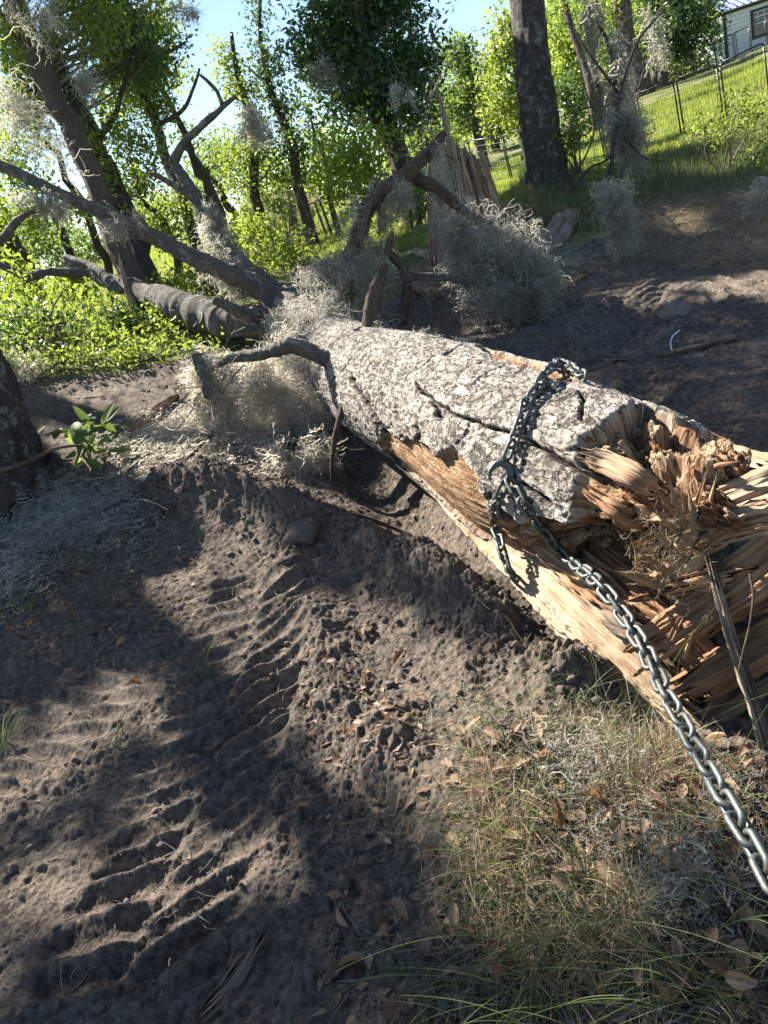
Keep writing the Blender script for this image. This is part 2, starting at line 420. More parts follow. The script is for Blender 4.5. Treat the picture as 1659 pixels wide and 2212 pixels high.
def detail(x, y):
    """soil relief; returns height, rough mask"""
    r = np.hypot(x, y)
    nb = .6-ridged(x*2.2, y*2.2, o=3, seed=21)
    h = .05*fbm(x*1.1, y*1.1, o=3, seed=3)*sstep(1.5, 4, r+1)
    db, sb, _ = polydist(x, y, BERM); bb = np.exp(-(db/.17)**2)
    h = h + .21*bb*(.75+.5*noise(x*3, y*3, seed=9))
    d2, _, _ = polydist(x, y, BERM2); b2 = np.exp(-(d2/.13)**2); h = h+.06*b2*(.6+.8*noise(x*4, y*4, seed=19))
    dt, _, _ = polydist(x, y, TRENCH); h = h-.17*np.exp(-(dt/.20)**2)
    dm, _, _ = polydist(x, y, MOUND); h = h+.12*np.exp(-(dm/.3)**2)
    smooth = np.zeros(np.shape(x))
    for k, (path, half, per, amp) in enumerate(((TRACK_A, .29, .128, .066), (TRACK_B, .3, .14, .075), (TRACK_C, .3, .15, .075), (TRACK_D, .45, .16, .05), (TRACK_E, .22, .12, .035))):
        ins, dh = lugs(x, y, path, half, per, amp, 40+k); h = h+dh; smooth = np.maximum(smooth, ins)
    rough = np.clip(.35+1.0*bb+.5*b2+.35*sstep(-.1, .5, noise(x*1.7, y*1.7, seed=31)), 0, 1.3)*(1-.93*smooth)
    near = sstep(14, 5, r)
    cl = np.clip(fbm(x*11, y*11, o=3, seed=50), -.1, .6)
    h = h+near*rough*(.055*cl+.05*bb*ridged(x*6, y*6, o=3, seed=64)+.018*(.6-ridged(x*26, y*26, o=2, seed=60))+.012*fbm(x*60, y*60, o=2, seed=70))
    h = h+near*(1-smooth*.85)*.03*nb+near*(1-smooth*.95)*.022*np.clip(fbm(x*17, y*17, o=3, seed=55, gain=.65)-.05, 0, 1)
    h = h+near*.0035*fbm(x*130, y*130, o=2, seed=80)
    h = h+.06*fbm(x*.35, y*.35, o=3, seed=90)*sstep(5, 14, r)
    return h, np.clip(bb, 0, 1)
def ground_h(x, y):
    x = np.atleast_1d(np.asarray(x, float)); y = np.atleast_1d(np.asarray(y, float))
    return macro(x, y)+detail(x, y)[0]
def on_ground(px, py, dz=0.0):
    p = gp(px, py); return np.array([p[0], p[1], float(ground_h(p[0], p[1])[0])+dz])

ang = np.concatenate([np.linspace(-62, 62, 940), np.linspace(62, 298, 60)[1:-1]]); ang = np.radians(ang)
rad = np.concatenate([[.12, .3, .5], np.geomspace(.62, 9, 1020), np.geomspace(9, 160, 240)[1:], [400]])
RR, AA = np.meshgrid(rad, ang, indexing='ij')
gx = RR*np.sin(AA); gy = RR*np.cos(AA)
mz = macro(np.where(RR > 160, gx*.4, gx), np.where(RR > 160, gy*.4, gy)); dh, bmask = detail(gx, gy)
gz = mz+dh
ppx, ppy, ppz = proj(np.stack([gx, gy, mz], -1))
soil = (inpoly(ppx+14*noise(gx*3, gy*3, seed=5), ppy+14*noise(gx*3, gy*3, seed=6), SOILP) & (ppz > .2)) | ((RR < 6) & (ppz <= .4))
soil = soil.astype(float)
hum = (inpoly(ppx+30*noise(gx*5, gy*5, seed=5), ppy+30*noise(gx*5, gy*5, seed=6), [(1060,1620),(1300,1560),(1500,1600),(1720,1650),(1800,2400),(920,2400),(960,2000)]) & (ppz > .2)).astype(float)*.85
nr, na = RR.shape
i = (np.arange(nr-1)[:, None]*na); j = np.arange(na)[None]; j2 = (j+1) % na
Fq = np.stack([i+j, i+na+j, i+na+j2, i+j2], -1).reshape(-1, 4)
Vg = np.stack([gx, gy, gz], -1).reshape(-1, 3)
Vg = np.vstack([Vg, [0, 0, float(gz[0].mean())]])
jj = np.arange(na); Ft = np.column_stack([np.full(na, len(Vg)-1), jj, (jj+1) % na])

def soilmat():
    m, t, p = newmat('dark_sandy_soil'); q = N(t)
    pos = q.n('ShaderNodeNewGeometry').outputs['Position']
    n1 = q.noise(pos, 3.2, 6, .6); n2 = q.noise(pos, 38, 8, .7); n3 = q.noise(pos, 260, 4, .7)
    c = q.mix(q.ramp(n1, [(.35, 0.0), (.7, 1.0)]), (.066, .055, .049), (.135, .112, .092))
    c = q.mix(q.ramp(n2, [(.42, 0.0), (.72, 1.0)]), c, (.31, .25, .19))
    c = q.mix(q.ramp(n2, [(.28, 1.0), (.42, 0.0)]), c, (.055, .045, .04))
    c = q.mix(q.attr('hum'), c, q.mix(q.ramp(n2, [(.4, 0.0), (.6, 1.0)]), (.05, .036, .026), (.13, .095, .065)))
    g1 = q.noise(pos, 1.3, 5, .6); g2 = q.noise(pos, 14, 6, .7)
    gc = q.mix(q.ramp(g1, [(.4, 0.0), (.62, 1.0)]), (.09, .13, .028), (.22, .21, .09))
    gc = q.mix(q.ramp(g2, [(.45, 0.0), (.75, 1.0)]), gc, (.06, .075, .02))
    c = q.mix(q.attr('soil'), gc, c)
    t.links.new(c, p.inputs['Base Color']); p.inputs['Roughness'].default_value = .95
    p.inputs['Specular IOR Level'].default_value = .12
    nm = q.noise(pos, 95, 5, .75, .3); b0 = q.bump(n2, .016); b1 = q.bump(nm, .008, 1, b0); b2 = q.bump(n3, .004, 1, b1)
    t.links.new(b2, p.inputs['Normal'])
    return m
MT['soil'] = soilmat()
ground = mesh_np('ground', Vg, [Fq, Ft], MT['soil'], None, {'soil': np.append(soil.ravel(), 1.0), 'hum': np.append(hum.ravel(), 0.0)})
tag(ground, 'dark churned sandy soil with tyre tracks rising to a grassy slope', 'ground', kind='structure')

# ------------------------------------------------------------------ fallen log
AX = np.array([[1.10, 1.18, .46], [.99, 1.55, .44], [.87, 1.95, .42], [.69, 2.71, .40], [.55, 3.5, .42], [.36, 4.25, .47], [.17, 4.96, .50], [-.1, 6.1, .66], [-.33, 7.0, .86]])
RD = np.array([.25, .275, .315, .40, .40, .385, .36, .32, .26])
LL = np.linalg.norm(np.diff(AX, axis=0), axis=1).sum()
nS, nT = 1400, 720
AXs, RDs = resample(AX, nS, RD)
T_, N_, B_ = frames(AXs)
s_ = np.concatenate([[0], np.cumsum(np.linalg.norm(np.diff(AXs, axis=0), axis=1))])
th_ = np.linspace(0, 2*pi, nT, endpoint=False)
S, TH = np.meshgrid(s_, th_, indexing='ij')
Rb = np.repeat(RDs[:, None], nT, 1)*(1+.05*noise(np.cos(TH)*1.2, np.sin(TH)*1.2, S*1.1, seed=4)+.02*noise(np.cos(TH)*3, np.sin(TH)*3, S*3, seed=5))
dirv = N_[:, None, :]*np.cos(TH)[..., None]+B_[:, None, :]*np.sin(TH)[..., None]
P0 = AXs[:, None, :]+dirv*Rb[..., None]
lx, ly, lz = proj(P0)
facing = (dirv*(CAM-P0)).sum(-1) > -.02
jx = 20*fbm(S*7, TH*3.2, o=4, seed=11, gain=.7); jy = 20*fbm(S*7, TH*3.2, o=4, seed=12, gain=.7)
W_END = [(1400,860),(1330,903),(1262,950),(1235,990),(1310,1070),(1350,1131),(1325,1200),(1280,1240),(1290,1330),(1500,1500),(1900,1500),(1900,800)]
W_LOW = [(820,925),(850,945),(905,955),(945,985),(975,965),(1030,1030),(1055,1110),(1110,1125),(1190,1180),(1280,1240),(1340,1330),(1250,1500),(1000,1250),(840,1010)]
W_TOP = [(1030,742),(1060,775),(1150,795),(1215,830),(1250,812),(1200,750),(1100,720)]
woodM = (inpoly(lx+jx, ly+jy, W_END) | inpoly(lx+jx*.8, ly+jy*.8, W_LOW) | inpoly(lx+jx*.7, ly+jy*.5, W_TOP)) & facing
woodM = woodM | (S < .85)
cd_, _, _ = polydist(lx+jx*.45, ly+jy*.45, [(895,830),(940,868),(1000,905),(1060,922),(1130,948),(1200,985),(1270,1030),(1340,1065),(1400,1090)])
crack = np.exp(-(cd_/(3.0+4*sstep(1000, 1350, lx)))**2)*facing
cd2, _, _ = polydist(lx+jx*.35, ly+jy*.35, [(760,820),(800,880),(830,930),(850,960)])
crack = np.maximum(crack, np.exp(-(cd2/4.0)**2)*facing)
for pl in ([(1130,1040),(1190,1085)], [(930,870),(950,900)], [(1255,850),(1262,875),(1258,905)], [(1135,790),(1150,770)], [(900,925),(905,945)], [(1335,985),(1300,1010)]):
    c3, _, _ = polydist(lx+jx*.7, ly+jy*.7, pl); crack = np.maximum(crack, np.exp(-(c3/4.0)**2)*facing)
def blur(a, k=1):
    for _ in range(k):
        a = (a+np.roll(a, 1, 1)+np.roll(a, -1, 1))/3; a[1:-1] = (a[:-2]+a[1:-1]+a[2:])/3
    return a
up_ = dirv[..., 2]; send = .50+.50*sstep(.75, -.1, up_)+.12*noise(np.cos(TH)*2.5, np.sin(TH)*2.5, seed=30)+.05*noise(np.cos(TH)*14, np.sin(TH)*14, seed=32)
woodM = woodM | (S < send+.08+.16*fbm(np.cos(TH)*4, np.sin(TH)*4, S*3, 3, seed=37)+.03*noise(S*40, TH*14, seed=38))
wood = blur(woodM.astype(float), 3)
up_ = dirv[..., 2]; send = .50+.50*sstep(.75, -.1, up_)+.12*noise(np.cos(TH)*2.5, np.sin(TH)*2.5, seed=30)+.05*noise(np.cos(TH)*14, np.sin(TH)*14, seed=32)
clos = np.clip((S-(send-.20))/.22, 0, 1)**.8
Rc = Rb*(.04+.96*clos)
u = S*1.0; v1 = np.cos(TH)*Rc; v2 = np.sin(TH)*Rc
wv = .02*noise(u*9, v1*9, v2*9, seed=14)
plate = ridged(u*24+wv*60, v1*42+wv*40, v2*42, 3, seed=15)**1.2
long_ = (1-np.abs(noise(u*1.9+wv*8, v1*7.5+wv*16, v2*7.5, seed=19)))
longc = sstep(.955, .985, long_)*sstep(.0, .3, noise(u*1.3, v1*4, v2*4, seed=20)+.15)
plate2 = ridged(u*15, v1*9+3, v2*9, 2, seed=16)
barkd = .0055*sstep(.4, .85, plate)+.006*(plate2-.5)+.0022*fbm(u*60, v1*70, v2*70, 3, seed=18)-.012*longc+.012*fbm(u*2.2, v1*5, v2*5, 2, seed=26)
barkd = barkd+.012*sstep(.25, .3, noise(u*5, v1*6, v2*6, seed=28))*sstep(2.4, 1.2, S)
rot = fbm(u*7, v1*13, v2*13, 4, seed=17, gain=.65)
endz = inpoly(lx, ly, W_END).astype(float)*facing; endz = blur(np.maximum(endz, (S < send+.2)*1.0), 6)
cavd, _, _ = polydist(lx, ly, [(1370,960),(1430,985),(1455,1035),(1400,1060)])
plc = np.clip(.5*sstep(.45, .85, plate)+.35*(plate2)+.35*fbm(u*80, v1*60, v2*60, 3, seed=18)+.05, 0, 1)
fib = fbm(u*3, v1*55, v2*55, 3, seed=22)
woodd = -.026+.008*fib+endz*(.075*rot-.03+.03*fbm(u*22, v1*26, v2*26, 3, seed=24, gain=.7)-.06*sstep(.25, .5, noise(u*9, v1*13, v2*13, seed=25)))-.12*np.exp(-(cavd/34)**2)*facing
disp = barkd*(1-wood)+woodd*wood-.035*crack*(1-wood*.5)
# ragged end: the upper side runs on longest, the face is torn along the grain
ef = (1-clos)*sstep(.02, .1, S)
axd = ef*(.20*fbm(v1*6, v2*6, o=3, seed=33)+.13*(ridged(v1*24, v2*24, o=2, seed=34)-.55)+.05*noise(v1*90, v2*90, seed=35)-.10)
Rf = Rc+disp*np.clip(clos*2, 0, 1)
Pl = AXs[:, None, :]+dirv*Rf[..., None]-T_[:, None, :]*axd[..., None]
i = (np.arange(nS-1)[:, None]*nT); j = np.arange(nT)[None]; j2 = (j+1) % nT
Lf = np.stack([i+j, i+j2, i+nT+j2, i+nT+j], -1).reshape(-1, 4)
tcl = np.stack([u-axd, v1, v2], -1).reshape(-1, 3)
def logmat():
    m, t, p = newmat('log_bark_and_wood'); q = N(t)
    tc = q.attr('tc', 'Vector'); wd = q.attr('wood')
    v = q.map(tc, (.6, 1, 1))
    n1 = q.noise(v, 40, 7, .72, .8); n2 = q.noise(tc, 7, 5, .6, .3); n3 = q.noise(v, 120, 4, .7, .5)
    cv = q.ramp(q.voro(q.map(tc, (1.7, 1, 1)), 42, 'DISTANCE_TO_EDGE'), [(0, 0.0), (.12, 1.0)])
    bk = q.mix(q.ramp(n1, [(.34, 0.0), (.60, 1.0)]), (.19, .165, .14), (.47, .44, .39))
    bk = q.mix(q.ramp(n3, [(.28, .5), (.42, 0.0)]), bk, (.085, .073, .065))
    bk = q.mix(q.ramp(n2, [(.52, 0.0), (.66, .55)]), bk, (.43, .425, .395))
    dv = q.n('ShaderNodeVectorMath', operation='ADD', i_0=q.map(tc, (.55, 1, 1)), i_1=q.n('ShaderNodeVectorMath', operation='SCALE', i_0=q.n('ShaderNodeTexNoise', i_Vector=tc, i_Scale=38, i_Detail=4).outputs[1], i_Scale=.035).outputs[0]).outputs[0]
    cv = q.ramp(q.voro(dv, 58, 'DISTANCE_TO_EDGE'), [(.0, 0.0), (.09, 1.0)])
    bk = q.mix(q.math('MULTIPLY', q.math('SUBTRACT', 1.0, cv), .35), bk, (.055, .045, .04))
    dw = q.n('ShaderNodeVectorMath', operation='ADD', i_0=q.map(tc, (.45, 1, 1)), i_1=q.n('ShaderNodeVectorMath', operation='SCALE', i_0=q.n('ShaderNodeTexNoise', i_Vector=tc, i_Scale=14, i_Detail=5).outputs[1], i_Scale=.10).outputs[0]).outputs[0]
    ce = q.n('ShaderNodeSeparateColor', i_0=q.voro(dw, 17, 'F1', 1)).outputs[0]
    ed = q.ramp(q.voro(dw, 17, 'DISTANCE_TO_EDGE'), [(.0, 0.0), (.05, 1.0)])
    bk = q.mix(q.math('MULTIPLY', ce, .55), bk, (.16, .135, .11))
    bk = q.mix(q.math('MULTIPLY', q.math('SUBTRACT', 1.0, ed), .8), bk, (.06, .048, .04))
    bk = q.mix(q.ramp(q.attr('pl'), [(.28, .85), (.47, 0.0)]), bk, (.085, .07, .058))  # crevices darkened for dirt and for fine shadows painted into the bark
    bk = q.mix(q.attr('crack'), bk, (.03, .022, .018))
    g = q.noise(q.map(tc, (.05, 1, 1)), 120, 5, .65, .2); g2 = q.noise(q.map(tc, (.35, 1, 1)), 22, 6, .7)
    w1 = q.mix(q.ramp(g, [(.35, 0.0), (.65, 1.0)]), (.26, .155, .085), (.42, .30, .18))
    w1 = q.mix(q.ramp(g2, [(.42, 0.0), (.6, .9)]), w1, (.17, .075, .035))
    rc = q.mix(q.ramp(q.noise(tc, 16, 6, .7), [(.40, 0.0), (.58, 1.0)]), (.40, .30, .19), (.17, .075, .038))
    rc = q.mix(q.ramp(q.noise(tc, 30, 5, .7), [(.54, 0.0), (.66, 1.0)]), rc, (.035, .022, .016))
    w1 = q.mix(q.attr('end'), w1, rc)
    c = q.mix(wd, bk, w1)
    t.links.new(c, p.inputs['Base Color']); p.inputs['Roughness'].default_value = .9; p.inputs['Specular IOR Level'].default_value = .15
    hb = q.math('ADD', q.math('ADD', n1, q.math('ADD', q.math('MULTIPLY', ed, 1.2), q.math('MULTIPLY', ce, .8))), q.math('MULTIPLY', n3, .5))
    t.links.new(q.bump(hb, .010), p.inputs['Normal'])
    return m
MT['log'] = logmat()
tree = empty('fallen_tree', (AX[3][0], AX[3][1], float(ground_h(AX[3][0], AX[3][1])[0])), 'fallen grey barked tree trunk with splintered near end, lying away across the dirt', 'fallen tree')
trunk = mesh_np('trunk', Pl.reshape(-1, 3), Lf, MT['log'], tree, {'tc': tcl, 'wood': wood.ravel(), 'crack': np.clip(crack*1.3+longc*.8, 0, 1).ravel()*(1-wood.ravel()*.6), 'end': endz.ravel(), 'pl': plc.ravel()})
_sub = slice(None, None, 3)
gr = Pl[::3, ::4]; a_, b_ = gr.shape[:2]
ii = (np.arange(a_-1)[:, None]*b_); j = np.arange(b_)[None]; j2 = (j+1) % b_
LBVH = BVHTree.FromPolygons([tuple(x) for x in gr.reshape(-1, 3)], [tuple(int(y) for y in x) for x in np.stack([ii+j, ii+j2, ii+b_+j2, ii+b_+j], -1).reshape(-1, 4)])
def onlog(px, py, off=0.0):
    d = Vector(ray(px, py)); dn = d.normalized(); h = LBVH.ray_cast(Vector(CAM), dn)
    if h[0] is None:
        nr_ = None; best = 9
        for t in np.linspace(1.5, 7.5, 120):
            pt = Vector(CAM)+d*t; r_ = LBVH.find_nearest(pt)
            if r_[3] < best: best = r_[3]; nr_ = (pt, r_)
        pt, r_ = nr_; nn = (pt-r_[0]).normalized()
        return np.array(r_[0]+nn*off)
    nrm = h[1] if h[1].dot(dn) < 0 else -h[1]
    return np.array(h[0]+nrm*off)
def onray(px, py, off=0.0):
    d = Vector(ray(px, py)); dn = d.normalized(); h = LBVH.ray_cast(Vector(CAM), dn)
    return np.array(h[0])-np.array(dn)*off if h[0] is not None else onlog(px, py, off)
# ------------------------------------------------------------------ vegetation helpers
def vtube(P, R):
    """many thin 3-sided tubes at once: P (n,K,3), R (n,K)"""
    n, K, _ = P.shape; T = np.gradient(P, axis=1)
    r = rng.normal(size=(n, 1, 3)); A = np.cross(T, r); A /= np.linalg.norm(A, axis=2)[..., None]+1e-9
    Bv = np.cross(T, A); Bv /= np.linalg.norm(Bv, axis=2)[..., None]+1e-9
    V = np.stack([P+(A*cos(a)+Bv*sin(a))*R[..., None] for a in (0, 2*pi/3, 4*pi/3)], 2).reshape(-1, 3)
    i = ((np.arange(n)[:, None]*K+np.arange(K-1)[None]).ravel()*3)[:, None]; k = np.arange(3)[None]; k2 = (k+1) % 3
    Fq = np.stack([i+k, i+k2, i+3+k2, i+3+k], -1).reshape(-1, 4)
    return V, Fq
def leaves(C, size, seed=0, droop=.3, asp=.5, flat=0.0):
    """folded diamond leaves at C (n,3); size (n,)"""
    g = np.random.default_rng(seed); n = len(C)
    d = g.normal(size=(n, 3)); d[:, 2] = d[:, 2]*(1-flat)-droop; d /= np.linalg.norm(d, axis=1)[:, None]
    u = g.normal(size=(n, 3)); u[:, 2] += flat*4; s = np.cross(d, u); s /= np.linalg.norm(s, axis=1)[:, None]
    nn = np.cross(s, d); L = size[:, None]; Wd = L*asp*.5*g.uniform(.8, 1.2, (n, 1)); fo = L*g.uniform(-.16, .16, (n, 1))
    a = C; b = C+d*L*.42+s*Wd+nn*fo; c = C+d*L; e = C+d*L*.42-s*Wd+nn*fo
    V = np.stack([a, b, c, e], 1).reshape(-1, 3); i = np.arange(n)[:, None]*4
    return V, np.concatenate([i+np.array([[0, 1, 2]]), i+np.array([[0, 2, 3]])])
def mesh2(name, parts, mats, parent=None, smooth=False):
    """parts: list of (V, faces, v, material index) in one mesh"""
    V = []; Fl = []; A = []; MI = []; n = 0
    for (v, f, a, mi) in parts:
        V.append(v); Fl.append(f+n); A.append(np.full(len(v), a) if np.ndim(a) == 0 else a); MI.append(np.full(len(f), mi)); n += len(v)
    # keep polygon order = group by size in list order
    o = mesh_np(name, np.concatenate(V), Fl, None, parent, {'v': np.concatenate(A), 'tc': np.concatenate(V)}, smooth)
    for m in mats: o.data.materials.append(m)
    o.data.polygons.foreach_set('material_index', np.concatenate(MI).astype(np.int32)); o.data.update()
    return o
_seed = [100]; FC = 2.1
def sd_(): _seed[0] += 1; return _seed[0]
def foliage_parts(blobs, leaf, cov=1.6, clump=None, stem=None, asp=.5, droop=.3, hole=.0):
    """blobs (px,py,t,rx,ry[,rt]) photo pixels + depth -> mesh parts (leaves, twigs)"""
    g = np.random.default_rng(sd_()); CC = []; LV = []; TW = []; vv = []
    for b in blobs:
        px, py, t, rx, ry = b[:5]; m = pxm(t); rt = b[5] if len(b) > 5 else (rx+ry)/2*m
        c = at(px, py, t); nl = int(cov*FC*pi*rx*ry*m*m/(leaf*leaf*asp*.5)); cs = clump or leaf*3.2
        nc = max(5, int(nl/(44 if leaf < .2 else 26))); cs = cs*1.25
        q = g.normal(size=(nc, 3)); q /= np.linalg.norm(q, axis=1)[:, None]; q *= g.uniform(0, 1, (nc, 1))**.42
        q = q*(1+.4*g.normal(size=(nc, 1)))
        cc = c+cr*(q[:, :1]*rx*m)+cu*(q[:, 1:2]*ry*m)+fwd*(q[:, 2:]*rt)
        k = g.integers(0, nc, nl); off = g.normal(size=(nl, 3))*cs*.5; off[:, 2] *= .7
        LV.append(cc[k]+off); cr_ = g.uniform(0, 1, nc); vv.append(np.clip(cr_[k]*.6+g.uniform(0, .5, nl), 0, 1))
        CC.append(cc)
    C = np.concatenate(LV); vl = np.concatenate(vv); cc = np.concatenate(CC)
    V, Fc = leaves(C, leaf*g.uniform(.45, 1.5, len(C)), sd_(), droop, asp)
    parts = [(V, Fc, np.repeat(vl, 4), 0)]
    if stem is not None:
        st = np.asarray(stem); cs_ = cc[g.uniform(size=len(cc)) < .45]
        d = np.linalg.norm(cs_[:, None]-st[None], axis=2); k = d.argmin(1); k = np.maximum(0, k-g.integers(0, 3, len(k)))
        a = st[k]; u_ = np.linspace(0, 1, 6)[None, :, None]; mid = (a+cs_)/2+g.normal(size=a.shape)*.12*np.linalg.norm(cs_-a, axis=1)[:, None]
        P = a[:, None]*(1-u_)**2+2*mid[:, None]*u_*(1-u_)+cs_[:, None]*u_**2
        R = np.linspace(1, .25, 6)[None]*(leaf*.10+.03*np.linalg.norm(cs_-a, axis=1)[:, None]*.35)
        V2, F2 = vtube(P, R); parts.append((V2, F2, .3, 1))
    return parts
def standing_tree(name, label, path, w, mat, blobs=(), leaf=.07, lm='leaf_mid', cov=1.6, group=None, cat='tree', seg=28, amp=.10, limbs=(), part='crown', asp=.5, ground_to=True, flare=1.25, clump=None, droop=.3, fq=9):
    P = [at(*p) for p in path]; R = [wi*.5*pxm(p[2]) for wi, p in zip(w, path)]
    if ground_to:
        b = P[-1]; z = float(ground_h(b[0], b[1])[0])
        d = P[-1]-P[-2]; d = d/np.linalg.norm(d)
        if P[-1][2] > z-.08: P.append(np.array([b[0]+.05*d[0], b[1]+.05*d[1], z-.15])); R.append(R[-1]*flare)
    root = empty(name, P[-1], label, cat, group)
    V, Fc, tc = tube(P, R, seg=seg, n=max(12, len(P)*14), amp=amp, fq=fq, seed=sd_(), wob=.02)
    mesh_np('trunk', V, Fc, MT[mat], root, {'tc': tc, 'v': np.zeros(len(V))})
    Pm = resample(P, 40)[::-1]
    for lp, lw in limbs:
        Q = [at(*p) for p in lp]; V, Fc, tc = tube(Q, [x*.5*pxm(p[2]) for x, p in zip(lw, lp)], seg=10, n=len(Q)*8, amp=amp, fq=fq*1.4, seed=sd_(), wob=.02)
        mesh_np('limb', V, Fc, MT[mat], root, {'tc': tc, 'v': np.zeros(len(V))})
    if blobs:
        mesh2(part, foliage_parts(blobs, leaf, cov, stem=Pm, asp=asp, clump=clump, droop=droop), [MT[lm], MT['twig']], root)
    return root
def bush(name, label, blobs, leaf, lm, cov=1.6, group=None, base=None, cat='bush', asp=.5, stems=5, clump=None):
    b0 = blobs[0]; c = at(*b0[:3]) if base is None else np.asarray(base)
    z = float(ground_h(c[0], c[1])[0]); rootp = np.array([c[0], c[1], z])
    root = empty(name, rootp, label, cat, group); g = np.random.default_rng(sd_())
    lst = []; SP = []
    for k in range(stems):
        b = blobs[k % len(blobs)]; tp = at(b[0]+g.normal()*b[3]*.4, b[1]-b[4]*g.uniform(-.1, .6), b[2]+g.normal()*.15)
        st = rootp+np.array([g.normal()*.06, g.normal()*.06, -.05]); mid = (st+tp)/2+g.normal(size=3)*.08*np.linalg.norm(tp-st)
        P = resample([st, mid, tp], 14); SP.append(P); rr = np.linspace(.018, .005, 14)*max(1, b0[2]/9)*(leaf/.05)**.5; lst.append((P, rr))
    V, Fc = vtube(np.stack([p for p, _ in lst]), np.stack([r for _, r in lst]))
    mesh_np('stems', V, Fc, MT['twig'], root, {'tc': V, 'v': np.zeros(len(V))})
    mesh2('foliage', foliage_parts(blobs, leaf, cov, stem=np.concatenate(SP), asp=asp, clump=clump), [MT[lm], MT['twig']], root)
    return root
def moss(label, px, py, t, rx, ry, n=900, L=.22, w=.0035, grav=.5, curl=1.0, ang=0.0, K=9, depth=None, lie=False, pale=False, group='grey moss clumps', name='spanish_moss'):
    """a clump of curly hanging strands; ellipse in photo pixels at depth t"""
    g = np.random.default_rng(sd_()); m = pxm(t); c = at(px, py, t); rt = depth or min(rx, ry)*m*.8; n = int(n*.95)
    ca, sa = cos(ang), sin(ang)
    if lie:
        q = g.normal(size=(n, 3)); q /= np.linalg.norm(q, axis=1)[:, None]; q *= g.uniform(0, 1, (n, 1))**.5
        q = q*(1+.35*noise(q[:, 0]*2.5+t, q[:, 1]*2.5, seed=int(px)))[:, None]
        a = q[:, 0]*rx*ca-q[:, 1]*ry*sa; b = q[:, 0]*rx*sa+q[:, 1]*ry*ca
        st = c+cr*(a*m)[:, None]+cu*(b*m)[:, None]
        pp = st-CAM; # drop along the ray to the ground
        k0 = np.array([gp(*(lambda z: (float(z[0]), float(z[1])))(proj(x))) for x in st[:60]]); st = k0[g.integers(0, len(k0), n)]+g.normal(size=(n, 3))*[.10, .13, 0]*t/4
        st[:, 2] = ground_h(st[:, 0], st[:, 1])+np.abs(g.normal(size=n))*.05
    else:      # tassels: each hangs from a point of the clump and tapers downwards
        nt_ = max(6, n//42); q = g.normal(size=(nt_, 3)); q /= np.linalg.norm(q, axis=1)[:, None]; q *= g.uniform(.1, 1.45, (nt_, 1))**.8
        a = q[:, 0]*rx*ca-q[:, 1]*ry*sa; b = q[:, 0]*rx*sa+q[:, 1]*ry*ca
        top = c+cr*(a*m)[:, None]+cu*((b+.25*ry)*m)[:, None]+fwd*(q[:, 2]*rt)[:, None]
        tl = g.uniform(.3, 1.7, nt_)*ry*m*1.0; tr_ = g.uniform(.3, 1.7, nt_)*min(rx, ry)*m*.11+.010
        wt = g.exponential(1, nt_)*tl; k = g.choice(nt_, n, p=wt/wt.sum()); u_ = g.uniform(0, 1, n)**1.15; rad_ = tr_[k]*(.45+1.1*np.sin(pi*np.minimum(1, u_*.9+.12)))*(1-.4*u_)
        sway = g.normal(size=(nt_, 3))*.18
        st = top[k]+g.normal(size=(n, 3))*rad_[:, None]*.8+sway[k]*(u_*tl[k])[:, None]; st[:, 2] -= u_*tl[k]
    step = L/K*g.uniform(.6, 1.5, (n, 1)); d = g.normal(size=(n, 3))*.8; P = [st]
    for k in range(K-1):
        d = d*.55+g.normal(size=(n, 3))*.75*curl; d[:, 2] -= grav*.38
        if lie: d[:, 2] *= .5
        dn = d/(np.linalg.norm(d, axis=1)[:, None]+1e-6); P.append(P[-1]+dn*step)
    P = np.stack(P, 1)
    if lie:
        z = ground_h(P[..., 0].ravel(), P[..., 1].ravel()).reshape(P.shape[:2]); P[..., 2] = np.maximum(P[..., 2], z+.002)
    W = np.linspace(1, .45, K)[None]*w*1.75*g.uniform(.6, 1.5, (n, 1))
    V, Fq = ribbons(P, W, seed=sd_())
    o = mesh_np(name, V, Fq, MT['moss_pale' if pale or (px < 760 and 730 < py < 1050) else 'moss'], None, {'v': np.repeat(g.uniform(0, 1, n), K*2)}, False)  # left drapes take the colour with sunlight painted in
    return tag(o, label, 'moss', None if lie else group, 'stuff' if lie else None)

